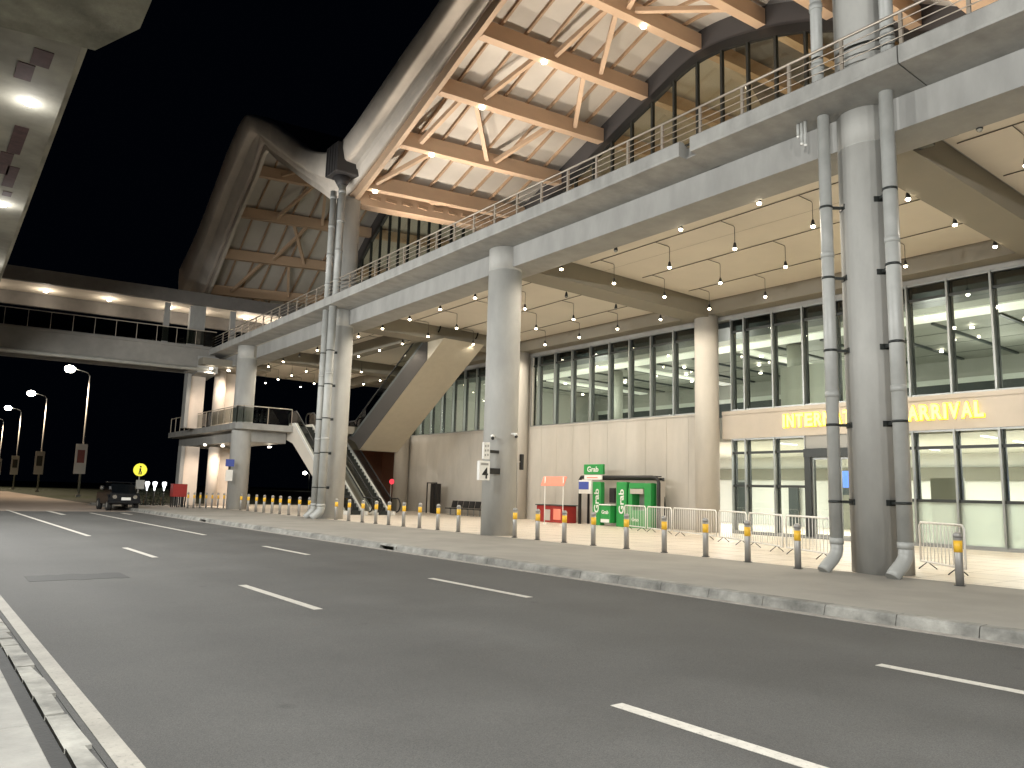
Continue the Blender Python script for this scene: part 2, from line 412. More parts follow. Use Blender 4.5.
# markings
def mark(x, y0, y1, wd=.13): 
    struct(MB().box(x - wd / 2, x + wd / 2, y0, y1, .001, .0045).build('lane_marking', 'paint'))
struct(MB().box(1.143, 1.268, -8, 46, .001, .0045).build('edge_line', 'oldpaint'))
for k in range(-1, 3): mark(4.53, 1.45 + 8.33 * k, 4.35 + 8.33 * k)
mark(4.55, 25.75, 48.2)
for k in range(-1, 3): mark(7.85, 1.1 + 8.3 * k, 3.95 + 8.3 * k)
mark(7.82, 25.58, 44.5)
mark(6.25, 41.9, 46.9, .22); mark(9.3, 42.5, 44.5, .2)
# dark worn patch of resurfaced asphalt
random.seed(5)
V = [(1.78 + .012 * math.sin(9 * k) + 1.45 * (k / 12), 14.45 + random.uniform(-.05, .05)) for k in range(13)] + [(3.25 - 1.45 * (k / 12), 15.35 + random.uniform(-.08, .08)) for k in range(13)]
struct(MB().prism(V, 'z', .001, .0035).build('road_patch', 'patch'))

# ================================================================== TERMINAL BUILDING
TB = thing('terminal_building', 'grey concrete airport terminal with wavy timber-lined roof and raised deck', 'building', (22, 21, 0.15))
COLX = 16.3; COLY = [-5.2, 8.03, 21.3, 34.5, 47.7]
# (COLX uses the tile floor at .152)
for y in COLY:
    top = {8.03: 17.2, 34.5: 16.0}.get(y, 10.24)
    m = MB()
    prof = [(.60, .153), (.60, 9.42), (.575, 9.425), (.575, 9.445), (.60, 9.45)]
    prof += [(.60, top)] if top < 11 else [(.60, 10.26)]
    m.lathe(COLX, y, prof, 48)
    o = m.build('column', 'column', TB)
    if top > 11:
        MB().lathe(COLX, y, [(.60, 10.60), (.60, top)], 48).build('column', 'column', TB)
for y in [7.9, 21.1, 34.3, 47.4]:
    MB().cyl(27.55, y, .153, 9.62, .52, 40).build('facade_column', 'wall', TB)
# deck
YE = 54.0
skew(MB().prism([(15.98, 9.50), (17.15, 9.50), (17.15, 10.24), (15.98, 10.24)], 'y', -20, YE).build('edge_beam', 'conc', TB))
# fascia in segments, broken at the joints
segs = [(-20, 6.5), (6.53, 11.75), (12.1, 33.2), (33.23, YE)]
fa = MB()
for a, b in segs:
    fa.prism([(14.70, 10.30), (14.72, 10.25), (15.98, 10.242), (15.98, 10.55), (14.95, 10.60), (14.9, 10.66), (14.74, 10.66), (14.70, 10.62)], 'y', a, b)
skew(fa.build('deck_fascia', 'fascia', TB))
skew(MB().box(14.98, 15.95, 11.75, 12.1, 10.25, 10.5).build('deck_fascia_gap', 'fascia', TB))
sl = MB().box(15.99, 28.6, -20, 60, 10.262, 10.58); sl.build('deck_slab', 'conc', TB)
cp = MB(); 
for (a, b) in [(-20, 7.35), (8.65, 20.65), (21.95, 33.85), (35.15, 47.05), (48.35, 60)]:
    cp.box(16.5, 27.19, a, b, 10.24, 10.258)
cp.build('ceiling', 'ceil', TB)
for y in [8.0, 21.3, 34.5, 47.7]:
    MB().box(16.5, 27.19, y - .6, y + .6, 9.52, 10.259).build('cross_beam', 'beam', TB)
MB().box(27.192, 27.94, -20, 60, 9.62, 10.259).build('inner_beam', 'beam', TB)
MB().box(20.7, 21.25, 35.12, 47.08, 9.55, 10.239).build('secondary_beam', 'beam', TB)
# dark bracket where cross beams meet the edge beam
for y in [8.0, 21.3, 34.5]:
    MB().box(17.16, 17.5, y - .95, y - .62, 9.62, 10.23).box(17.16, 17.36, y - 1.5, y - .95, 9.62, 9.72).build('beam_bracket', 'black', TB)
# conduits on the ceiling
for cx_ in (19.3, 22.15, 25.04):
    for a, b in [(2.5, 7.2), (8.9, 20.2), (22.2, 33.6), (35.4, 46.8), (48.6, 59.5)]:
        MB().tube([(cx_ + .03 * (a - 14), a, 10.22), (cx_ + .03 * (b - 14), b, 10.22)], .014, 8).build('conduit', 'conduit', TB)
# ceiling joints
j = MB()

for x in (20.6,): j.box(x, x + .012, 8.8, 20.6, 10.235, 10.237)
j.build('ceiling_joints', 'beam', TB)

# facade wall (bays left of the doors): stacked panels
WX = 28.0
def wall_panels(y0, y1, n, z0, z1, name='facade_wall', m='wall'):
    b = MB(); d = (y1 - y0) / n
    for i in range(n):
        b.box(WX, WX + .35, y0 + i * d + .007, y0 + (i + 1) * d - .007, z0, z1)
    b.box(WX + .02, WX + .36, y0, y1, z0 + .01, z1 - .01)
    return b.build(name, m, TB)
wall_panels(21.2, 34.1, 10, .153, 5.28)
wall_panels(34.6, 47.2, 10, .153, 5.28)
MB().box(WX - .03, WX + .34, 21.62, 33.85, 5.282, 5.36).build('window_sill', 'wall', TB)
MB().box(WX - .03, WX + .34, 34.9, 47.2, 5.282, 5.36).build('window_sill', 'wall', TB)
MB().box(WX - .04, WX + .36, -12, 20.6, 4.16, 5.20).build('sign_band', 'band', TB)
MB().box(WX - .07, WX + .38, -12, 20.6, 5.202, 5.36).build('window_sill', 'band', TB)
MB().box(WX + .03, WX + .3, 33.7, 35.2, 5.3, 9.6).build('facade_pier', 'wall', TB)
MB().box(WX - .02, WX + .38, -12, 48, 9.45, 9.618).build('window_head', 'conc', TB)
MB().box(WX - .03, WX + .36, 47.2, 48.0, .153, 9.448).build('facade_pier', 'wall', TB)

def window(yl, yr, z0, z1, trans=None, lower='pane', upper='pane', dark=False, deep=.2, name='window'):
    """glazed unit spanning y yr..yl (yl = far side); mullion on each side"""
    fm = MB()
    fm.box(WX - .04, WX + deep - .04, yl - .032, yl - .002, z0, z1)
    fm.box(WX - .04, WX + deep - .04, yr + .002, yr + .032, z0, z1)
    fm.box(WX + .0, WX + deep - .06, yr + .032, yl - .032, z1 - .07, z1)
    fm.box(WX + .0, WX + deep - .06, yr + .032, yl - .032, z0, z0 + .06)
    o = fm.build(name, 'frame', TB)
    dk = MB()
    dk.box(WX + deep - .05, WX + deep + .07, yl - .10, yl - .004, z0 + .002, z1 - .002)
    dk.box(WX + deep - .05, WX + deep + .07, yr + .004, yr + .10, z0 + .002, z1 - .002)
    zs = [z0 + .06] + (trans or []) + [z1 - .07]
    for t in (trans or []):
        dk.box(WX + .04, WX + deep + .06, yr + .033, yl - .033, t - .05, t + .05)
    dk.build('transom', 'darkframe', o)
    for i in range(len(zs) - 1):
        a, b = zs[i], zs[i + 1]
        mname = upper if i == len(zs) - 2 and len(zs) > 2 else lower
        if lower == 'frost' and i == 0: mname = 'frost'
        elif lower == 'frost' and i > 0: mname = 'pane'
        MB().box(WX + .10, WX + .108, yr + .033, yl - .033, a + .0, b - .001).build('pane', mname, o)
    return o
def ys_run(a, b, step=1.39):
    n = max(1, round((b - a) / step)); return [a + (b - a) * i / n for i in range(n + 1)]
for a, b in [(8.40, 19.47), (19.47, 20.15), (21.95, 33.2), (33.2, 33.8), (35.3, 47.15), (-5.2, 7.2)]:
    r = ys_run(a, b)
    for i in range(len(r) - 1): window(r[i + 1], r[i], 5.362, 9.448, [8.86], upper='panetint')
r = ys_run(8.4, 19.47)
low = [(19.47, 20.15, 0)] + [(r[i], r[i + 1], i) for i in range(len(r) - 1)]
DOORS = (14.0, 16.6)
for a, b, i in low + [(6.9, 8.4, 0), (5.5, 6.9, 0)]:
    if a > 13.8 and b < 16.8: continue
    window(b, a, .22, 4.158, [1.72, 3.55] if a < 13 else [2.15, 3.55], lower='frost' if a < 13 else 'pane', name='window')
MB().box(WX - .05, WX + .3, 5.5, 20.15, .153, .218).build('plinth', 'frame', TB)
# sliding door portal
dp = MB(); dp.box(WX - .12, WX + .3, 13.95, 14.2, .22, 3.55); dp.box(WX - .12, WX + .3, 16.45, 16.7, .22, 3.55); dp.box(WX - .14, WX + .32, 13.94, 16.72, 3.3, 3.62)
dp.build('door_portal', 'darkframe', TB)
for a, b in [(14.2, 15.3), (15.35, 16.45)]:
    d = MB().box(WX, WX + .06, a, a + .06, .22, 3.3).box(WX, WX + .06, b - .06, b, .22, 3.3).box(WX, WX + .06, a + .06, b - .06, .22, .34).box(WX, WX + .06, a + .06, b - .06, 3.2, 3.3).build('door', 'frame', TB)
    MB().box(WX + .025, WX + .033, a + .061, b - .061, .341, 3.199).build('pane', 'pane', d)
MB().box(WX, WX + .25, 13.9, 16.7, 3.64, 4.15).build('door_fascia', 'greyp', TB)

# interior, upper hall and ground hall
IY0, IY1 = -6, 47.2
MB().box(28.4, 47, IY0, IY1, 4.3, 5.15).build('interior_floor_slab', 'iceilw', TB)
ic = MB(); ic.box(30.8, 47, IY0, IY1, 9.75, 9.9); ic.build('interior_ceiling', 'iceil', TB)
MB().box(28.4, 30.8, IY0, IY1, 9.2, 9.44).build('interior_bulkhead', 'idark', TB)
ib = MB()
for k in range(19): ib.box(35.9, 46, -4 + k * 2.7, -3.84 + k * 2.7, 9.66, 9.748)
for x in (38.5, 41.2, 44): ib.box(x, x + .02, IY0, IY1, 9.735, 9.749)
ib.build('interior_ceiling_track', 'idark', TB)
MB().box(34.1, 35.6, IY0, IY1, 9.69, 9.748).build('cove_light', 'cove', TB)
for y in (24.5, 33, 41): MB().box(36.0, 46, y, y + .8, 9.67, 9.747).build('cove_light', 'cove', TB)
MB().box(46.4, 46.6, IY0, IY1, 5.152, 8.4).build('interior_wall', 'idark', TB)
MB().box(46.3, 46.6, IY0, IY1, 8.4, 8.7).build('interior_ledge', 'iceilw', TB)
MB().box(46.4, 46.6, IY0, IY1, 8.7, 9.75).build('interior_wall', 'iceil', TB)
for y in (9.0, 22.0, 35.0): MB().cyl(36.2, y, 5.152, 9.66, .45, 24).build('interior_column', 'iceil', TB)
MB().box(30, 30.9, 15.6, 19.0, 5.152, 7.4).build('interior_counter', 'iceilw', TB)
dl = []
for i, x in enumerate((37.6, 39.9, 42.6)):
    for k in range(8):
        y = 3 + k * 5.5 + i * 1.7
        MB().cyl(x, y, 9.60, 9.66, .09, 12).build('downlight', 'spotw', TB)
for y in (4, 14, 24, 34, 43):
    for x in (34, 41): light('POINT', 'hall_light', (x, y, 7.6), 260, (1, 1, .90), TB, size=.5)
MB().box(28.4, 46.5, 46.9, 47.1, 5.152, 9.74).build('interior_wall', 'iceil', TB)
# ground hall
MB().box(28.4, 40, IY0, 32, 4.06, 4.29).build('interior_ceiling', 'iceilw', TB)
MB().box(40, 40.2, IY0, 32, .153, 4.28).build('interior_wall', 'iwall', TB)
MB().box(28.4, 40, 31.8, 32, .153, 4.28).build('interior_wall', 'iwall', TB)
MB().box(39.85, 39.98, -4, 31, 2.75, 3.4).build('interior_band', 'iolive', TB)
for y0, y1, z1, m in [(27.6, 28.6, 2.6, 'idark'), (24.2, 24.8, 2.4, 'idark'), (20.5, 22.2, 2.6, 'iolive'), (19.0, 19.6, 2.5, 'idark'), (15.7, 16.5, 2.4, 'idark'), (9.5, 11.2, 2.9, 'iolive'), (4.6, 7.0, 3.2, 'idark')]:
    MB().box(39.7, 39.84, y0, y1, .16, z1).build('interior_doorway', m, TB)
MB().box(33.0, 33.1, 17.4, 18.0, 1.9, 2.5).build('interior_display', 'idark', TB)
MB().box(31.2, 31.3, 12.2, 13.4, .16, 2.6).build('interior_partition', 'iolive', TB)
MB().box(34, 35.2, 6, 9.4, .16, 3.4).build('interior_kiosk', 'iolive', TB)
MB().box(33.2, 33.3, 8.2, 8.9, 1.7, 3.0).build('interior_screen', 'screen', TB)
MB().box(33.2, 33.3, 7.2, 7.9, 1.2, 2.6).build('interior_screen', 'screenw', TB)
MB().box(31.5, 31.6, 16.6, 17.1, 2.2, 2.9).build('interior_screen', 'screen', TB)
for x in (30.5, 33.5, 36.5):
    for y in (2, 6.5, 11, 15.5, 19): MB().box(x - .6, x + .6, y - .06, y + .06, 4.03, 4.058).build('ceiling_luminaire', 'whitelum', TB)
for y in (3, 10, 17, 26): light('AREA', 'arrival_hall_light', (34, y, 3.98), 950, (1, 1, .97), TB, sx=6, sy=4)
# one-line reveal beyond the far end of the facade
MB().box(WX, WX + .3, 48.0, 51.0, .153, 4.6).build('end_wall', 'brownwall', TB)
MB().box(24, WX, 51.0, 51.3, .153, 4.6).build('end_wall', 'brownwall', TB)
MB().box(21.5, 28.3, 48.2, 51.2, 4.62, 5.1).build('end_slab', 'beam', TB)

# ------------------------------------------------------------------ roof
per = 26.4
Bt = [(8, 15.8), (11, 17.35), (14.2, 19.35), (17.3, 20.5), (20.6, 20.95), (23.8, 19.9), (26.8, 18.7), (30, 17.4), (33.1, 16.25), (34.5, 15.85),
      (36, 16.3), (38, 17.5), (40.5, 18.95), (43, 20.5), (45.5, 22.0), (47.2, 23.15), (47.9, 23.0), (48.9, 21.95), (51.9, 19.95), (54.6, 17.8), (57.5, 15.6), (61, 13.7)]
Tt = [(8, 18.3), (11, 19.2), (14, 20.6), (17.3, 21.9), (20.6, 22.5), (23.8, 21.9), (25.4, 21.3), (28, 20.4), (30.3, 19.5), (32.7, 18.65), (34.4, 18.38), (36.2, 18.93),
      (37.9, 19.75), (40.5, 21.4), (43.6, 23.4), (45.8, 24.6), (47.2, 25.25), (48.4, 25.7), (49.6, 25.4), (51.8, 24.1), (54.1, 22.3), (57, 20.2), (60, 18.65), (62, 17.6)]
Bt = [(a - per, b) for a, b in Bt[:9]] + Bt
Tt = [(a - per, b) for a, b in Tt[:10]] + Tt
Bf = catmull(Bt); Tf = catmull(Tt)
UP = .95; SX = .085
def under(x, y): return Bf(y) + UP + SX * (x - 16.3)
YR0, YR1 = -18, 61.0
yy = [YR0 + (YR1 - YR0) * i / 190 for i in range(191)]
def strip(prof, name, m, smooth=True):
    """prof(y) -> list of (x,z); swept over yy"""
    V = []; P = [prof(y) for y in yy]; n = len(P[0])
    for y, p in zip(yy, P): V += [(x, y, z) for x, z in p]
    F = [(i * n + k, i * n + k + 1, i * n + n + k + 1, i * n + n + k) for i in range(len(yy) - 1) for k in range(n - 1)]
    b = MB(); b.add(V, F, smooth); 
    b.f += [tuple(range(n)), tuple((len(yy) - 1) * n + k for k in reversed(range(n)))]; b.sm += [False, False]
    return b.build(name, m, TB)
def shellprof(y):
    B, T = Bf(y), Tf(y); md = B + (T - B) * .45
    p = [(16.32, B + .50), (16.15, B + .40), (16.05, B + .44), (15.92, md - .10), (15.90, md - .02), (15.86, md), (15.36, md + .02), (15.24, md + .10), (15.12, md + .5 * (T - md)), (15.12, T - .22), (15.20, T - .06), (15.38, T),
         (15.9, T + .02), (15.9, T - .06), (15.6, T - .12), (15.9, B + .8), (16.32, B + .8), (16.32, B + .50)]
    return p
strip(shellprof, 'roof_edge_shell', 'shell')
def liner(y): return [(16.55, under(16.5, y)), (50, under(50, y)), (50, under(50, y) + .2), (16.55, under(16.5, y) + .2), (16.55, under(16.5, y))]
strip(liner, 'roof_lining', 'roofunder')
def topp(y):
    T = Tf(y); return [(15.45, T + .03), (24, T + .5), (50, T + 1.2), (50, T + 1.1), (24, T + .35), (15.95, T - .04), (15.45, T + .03)]
strip(topp, 'roof_sheeting', 'rooftop')
_yy = yy
for rng, m_ in (((-18, 34.5), 'timber'), ((34.5, 61), 'shell')):
    yy = [y for y in _yy if rng[0] <= y < rng[1]] + [rng[1]]
    strip(lambda y: [(16.34, Bf(y)), (16.56, Bf(y)), (16.56, Bf(y) + .52), (16.34, Bf(y) + .52), (16.34, Bf(y))], 'roof_edge_beam', m_, False)
yy = _yy
def bz(x, y): return Bf(y) + SX * (x - 16.3)
beams = [-15, -12, -9, -5.8, -2.6, .4, 3.4, 11.1, 14.2, 17.3, 20.6, 23.8, 26.8, 30, 33.1, 36.2, 39.3, 42.4, 45.6, 48.9, 51.9, 54.8, 57.6, 60.3]
for y in beams:
    b = MB(); hw = .21; dp_ = .72
    x0, x1 = 16.58, 26.45
    V = []
    for x in (x0, x1):
        V += [(x, y - hw, bz(x, y)), (x, y + hw, bz(x, y)), (x, y + hw, bz(x, y) + dp_), (x, y - hw, bz(x, y) + dp_)]
    b.add(V, [(0, 1, 2, 3), (7, 6, 5, 4), (0, 4, 5, 1), (1, 5, 6, 2), (2, 6, 7, 3), (3, 7, 4, 0)])
    b.build('roof_beam', 'timber', TB)
for i, x in enumerate([17.6, 18.9, 20.2, 21.5, 22.8, 24.1, 25.4]):
    strip(lambda y, x=x: [(x - .05, under(x, y) - .16), (x + .05, under(x, y) - .16), (x + .05, under(x, y) + .02), (x - .05, under(x, y) + .02), (x - .05, under(x, y) - .16)], 'roof_rib', 'timberdark', False)
def brace(xa, ya, xb, yb):
    s_ = .24 if yb > ya else -.24
    MB().beam((xa, ya + s_, bz(xa, ya) + .30), (xb, yb - s_, bz(xb, yb) + .30), .20, .20).build('brace', 'timber', TB)
for i in range(len(beams) - 1):
    a, c = beams[i], beams[i + 1]
    if c - a > 5: continue
    if a >= 26 and a < 27 + .1:
        pass
    far, near = c, a
    if abs(c - 23.8) < .1: brace(20.43, far, 20.9, near); brace(23.2, far, 21.4, near)
    elif abs(c - 26.8) < .1: brace(18.84, far, 19.86, near); brace(24.4, far, 22.6, near)
    elif abs(c - 30) < .1: brace(17.5, far, 18.0, near); brace(21.4, far, 18.7, near); brace(21.9, far, 23.3, near)
    elif abs(c - 33.1) < .1: brace(16.9, far, 18.6, near)
    elif abs(c - 20.6) < .1: brace(21.6, far, 19.8, near); brace(22.0, far, 24.6, near)
    elif abs(c - 17.3) < .1: brace(19.5, far, 21.6, near); brace(23.2, far, 21.9, near)
    else: brace(18.0 + (i % 3), far, 19.6 + (i % 3), near); brace(22.4, far, 20.4 + (i % 2), near)
# timber box girder with slots close to the valley (two deep panels)
g = MB(); 
for x in [17.2 + .95 * k for k in range(9)]:
    MB().box(x, x + .62, 34.0, 34.1, bz(x, 34) + .25, bz(x, 34) + .42).build('girder_slot', 'timberdark', TB)
g = MB(); V = []
for x in (16.6, 26.4): V += [(x, 34.1, bz(x, 34) - .12), (x, 34.9, bz(x, 34) - .12), (x, 34.9, bz(x, 34) + 1.0), (x, 34.1, bz(x, 34) + 1.0)]
g.add(V, [(0, 1, 2, 3), (7, 6, 5, 4), (0, 4, 5, 1), (1, 5, 6, 2), (2, 6, 7, 3), (3, 7, 4, 0)]); g.build('valley_girder', 'timber', TB)
for yv in (8.0,):
    g = MB(); V = []
    for x in (17.0, 26.4): V += [(x, yv - .5, bz(x, yv) - .12), (x, yv + .5, bz(x, yv) - .12), (x, yv + .5, bz(x, yv) + 1.0), (x, yv - .5, bz(x, yv) + 1.0)]
    g.add(V, [(0, 1, 2, 3), (7, 6, 5, 4), (0, 4, 5, 1), (1, 5, 6, 2), (2, 6, 7, 3), (3, 7, 4, 0)]); g.build('valley_girder', 'timber', TB)
# beam downlights
for (x, y) in [(20.0, 23.8), (18.9, 26.8), (18.3, 30.0), (17.0, 33.1), (22.8, 20.6)]:
    MB().cyl(x, y, bz(x, y) - .09, bz(x, y) - .005, .12, 14).build('roof_spotlight', 'spotw', TB)
# clerestory wall at x=26.5
CX = 26.5
def arc(y):
    c = Bf(y) + SX * 10.2
    return c - .12
sp = strip(lambda y: [(CX, arc(y) - .0), (CX + .12, arc(y)), (CX + .12, arc(y) + 1.3), (CX, arc(y) + 1.3), (CX, arc(y))], 'arched_spandrel', 'spandrel', False)
strip(lambda y: [(CX - .08, arc(y) - .42), (CX + .14, arc(y) - .42), (CX + .14, arc(y) - .02), (CX - .08, arc(y) - .02), (CX - .08, arc(y) - .42)], 'arched_head_frame', 'black', False)
def cler(y0, y1):
    r = ys_run(y0, y1, 1.36)
    for i in range(len(r) - 1):
        a, b = r[i], r[i + 1]
        za, zb = arc(a) - .4, arc(b) - .4
        f = MB(); f.box(CX - .06, CX + .12, a + .002, a + .11, 10.60, za)
        for z in (12.9, 15.2, 17.5):
            if z < min(za, zb) - .4: f.box(CX, CX + .1, a + .11, b, z, z + .07)
        f.box(CX - .02, CX + .1, a + .11, b, 10.60, 10.75)
        o = f.build('clerestory_window', 'darkframe', TB)
        MB().prism([(a + .111, 10.76), (b - .001, 10.76), (b - .001, zb), (a + .111, za)], 'x', CX + .04, CX + .048).build('pane', 'pane', o)
cler(8.6, 34.0); cler(35.0, 60)
# inside the upper hall
MB().box(26.7, 50, -18, 61, 10.583, 10.62).build('upper_hall_floor', 'ifloor', TB)
MB().box(49.4, 49.6, -18, 61, 10.62, 22).build('upper_hall_wall', 'iceil', TB)
for y in beams:
    if 8 < y < 60:
        b = MB(); V = []
        for x in (26.75, 49): V += [(x, y - .2, bz(x, y)), (x, y + .2, bz(x, y)), (x, y + .2, bz(x, y) + .7), (x, y - .2, bz(x, y) + .7)]
        b.add(V, [(0, 1, 2, 3), (7, 6, 5, 4), (0, 4, 5, 1), (1, 5, 6, 2), (2, 6, 7, 3), (3, 7, 4, 0)]); b.build('roof_beam', 'timber', TB)
light('AREA', 'upper_hall_light', (34, 15, 11.2), 800, (1, .72, .42), TB, rot=(PI, 0, 0), sx=8, sy=14)
light('AREA', 'upper_hall_light', (34, 45, 11.2), 600, (1, .93, .75), TB, rot=(PI, 0, 0), sx=8, sy=14)
# blinds / white panels behind the clerestory
for y in (19.2, 24.6, 36.6, 39.4, 42.2): MB().box(27.6, 27.65, y, y + .9, 10.63, 15.5).build('blind', 'iceilw', TB)

# ------------------------------------------------------------------ deck railing
dr = thing('deck_railing', 'steel railing with horizontal bars along the edge of the upper deck', 'railing', (15.1, 20, 10.6))
ps = [6.6 + 1.28 * k for k in range(-6, 36)]
rr = MB()
for y in ps:
    skew(MB().box(15.07, 15.13, y - .035, y + .035, 10.56, 11.55).build('post', 'railsteel', dr))
for z, r_ in [(11.58, .032), (11.36, .013), (11.18, .013), (11.0, .013), (10.82, .013)]:
    MB().tube([(15.1 if z > 11.5 else 15.04, -3, z), (15.1 if z > 11.5 else 15.04, 53.8, z)], r_, 8).build('rail', 'railsteel', dr)
for o in list(dr.children):
    if o.name.startswith('rail'): skew(o)

# ------------------------------------------------------------------ drain pipes
def pipe(x, y, r, z1, label, kick, cx_=COLX, cy_=8.03, side=-1):
    t = thing('drain_pipe', label, 'drain pipe', (x, y, .152), 'drain pipes on the columns')
    ky = kick
    MB().tube([(x - .34, y + ky * .3, .165), (x - .28, y + ky * .25, .24), (x - .10, y + ky * .08, .42), (x - .02, y + ky * .02, .53), (x, y, .62), (x, y, .80)], r, 20).build('elbow', 'pipe', t)
    MB().cyl(x, y, .80, z1, r, 24).build('pipe', 'pipe', t)
    z = .72
    while z < z1 - .3:
        MB().cyl(x, y, z, z + .13, r + .011, 24).build('coupling', 'pipe', t)
        z += 3.1
    z = 1.6
    while z < z1 - .5 and z < 16:
        if not 9.3 < z < 10.9:
            d = Vector((cx_ - x, cy_ - y, 0)); dn = d.normalized(); e = Vector((x, y, z)) + dn * (d.length - .59)
            b = MB().cyl(x, y, z - .025, z + .025, r + .014, 20); b.beam(Vector((x, y, z)) + dn * (r + .01), e, .05, .06)
            sd = Vector((-dn.y, dn.x, 0)) * .12; b.beam(e - sd, e + sd, .05, .12)
            b.build('bracket', 'darkframe', t)
        z += 1.62
    return t
pipe(15.55, 8.62, .13, 10.24, 'grey drain pipe left of the nearest column, kinked at its foot', .4)
pipe(15.55, 7.20, .14, 10.24, 'grey drain pipe in front of the nearest column, on its right side', .4)
pipe(15.55, 34.75, .15, 10.24, 'left of two grey drain pipes on the column by the escalators', .5, cy_=34.5)
pipe(15.45, 33.75, .19, 10.24, 'right of two grey drain pipes on the column by the escalators', .5, cy_=34.5)
# pipes above the deck
def upipe(x, y, r, z1, label):
    t = thing('drain_pipe', label, 'drain pipe', (x, y, 10.6), 'drain pipes on the columns')
    MB().cyl(x, y, 10.56, z1, r, 24).build('pipe', 'pipe', t)
    z = 11.4
    while z < z1:
        MB().cyl(x, y, z, z + .15, r + .018, 24).build('coupling', 'pipe', t); z += 1.5
upipe(15.55, 8.72, .13, 17, 'upper grey drain pipe standing on the deck left of the nearest column')
upipe(15.62, 7.15, .14, 17, 'upper grey drain pipe standing on the deck right of the nearest column')
upipe(15.5, 34.6, .15, 16.3, 'left upper drain pipe below the dark box in the roof valley')
upipe(15.5, 33.6, .17, 16.3, 'right upper drain pipe below the dark box in the roof valley')
# rainwater boxes at the valleys
hb = MB(); hb.bbox(14.85, 16.25, 33.0, 34.3, 16.75, 18.25, .03); hb.lathe(15.5, 33.7, [(.16, 16.2), (.45, 16.7)], 16)
for y in (33.2, 33.5, 33.8, 34.1): hb.box(14.82, 14.848, y, y + .03, 16.75, 18.2)
tag(hb.build('rainwater_box', 'spandrel'), 'dark grey rainwater box under the roof valley at the top of a column', 'rainwater box')
# short vertical stub pipes left of near pipe under the deck
st = thing('stub_pipes', 'row of short capped pipe stubs hanging below the deck left of the near column', 'pipe stubs', (15.3, 9.1, 9.6))
for i, (y, l) in enumerate([(9.19, .30), (9.10, .50), (9.01, .56)]):
    MB().cyl(15.45, y, 10.24 - l, 10.24, .034, 14).build('stub', 'pipe', st)
    MB().ball(15.45, y, 10.24 - l, .037, 10).build('stub_cap', 'whitep', st)

# ------------------------------------------------------------------ pendant lamps
LZ = 9.46
def pendant(x, y, lit, row, n):
    x0_ = x; x = x + .03 * (y - 14)
    lab = ('lit' if lit else 'unlit') + ' pendant lamp, %s, %s from the right' % (row, ORD[n])
    t = thing('pendant_lamp', lab, 'pendant lamp', (x, y, LZ), 'pendant lamps under the deck')
    ztop = 10.2
    if x0_ > 18:
        MB().tube([(x - .70, y, 10.205), (x - .05, y, 10.205), (x, y, 10.17), (x, y, 10.1)], .011, 6).build('arm', 'conduit', t); ztop = 10.1
    MB().cyl(x, y, LZ + .16, ztop if x0_ > 18 else 10.0, .009, 6).build('rod', 'black', t)
    MB().lathe(x, y, [(.015, LZ + .22), (.04, LZ + .18), (.055, LZ + .10), (.07, LZ + .02)][::-1], 12).build('shade', 'black', t)
    MB().ball(x, y, LZ + .0, .062, 10, .7).build('bulb', 'bulb' if lit else 'bulboff', t)
    if lit:
        light('SPOT', 'pendant_light', (x, y, LZ - .05), PEND, (1, .90, .75), t, size=.07, angle=math.radians(165), blend=.6)
PEND = 250
rows = [(17.35, 'row beside the road-side beam'), (20.0, 'second row from the road'), (22.85, 'third row from the road'), (25.7, 'row nearest the windows')]
unlit = {(17.35, 0), (17.35, 4), (20.0, 6), (22.85, 6), (17.35, 6), (17.35, 14)}
for x, rn in rows:
    n = 0
    for k in range(0, 20):
        y = 6.0 + 2.73 * k
        if k > 10 and 20 < x < 27 and y < 46 and not (x == 22.85 and k == 11): 
            if x > 21: continue
        pendant(x, y, (x, k) not in unlit, rn, n); n += 1

# ------------------------------------------------------------------ illuminated sign
sg = thing('illuminated_sign', 'glowing yellow INTERNATIONAL ARRIVAL lettering on the band above the doors', 'sign', (27.9, 14, 4.5))
def word(wd_, y0, y1):
    n = len(wd_)
    wts = {'I': .42, 'L': .85, 'M': 1.2}
    tot = sum(wts.get(c, 1) for c in wd_) ; span = y0 - y1; cur = y0
    for c in wd_:
        cw = span * wts.get(c, 1) / tot
        text(c, 'letter', 'sign_y', sg, (27.90, cur, 4.52), (0, -1, 0), (0, 0, 1), .52, cw * (.82 if c != 'I' else .5), bold=.03, depth=.02)
        text(c, 'letter_halo', 'sign_halo', sg, (27.945, cur + .03, 4.49), (0, -1, 0), (0, 0, 1), .58, cw * (.82 if c != 'I' else .5) + .06, bold=.05, depth=.006)  # enlarged emissive copy behind each letter, standing in for its glow on the band
        cur -= cw
word('INTERNATIONAL', 17.6, 12.95)
word('ARRIVAL', 12.62, 10.12)
light('AREA', 'sign_glow', (27.8, 13.9, 4.78), 14, (1, .66, .08), sg, rot=(0, PI / 2, 0), sx=.5, sy=7.2)

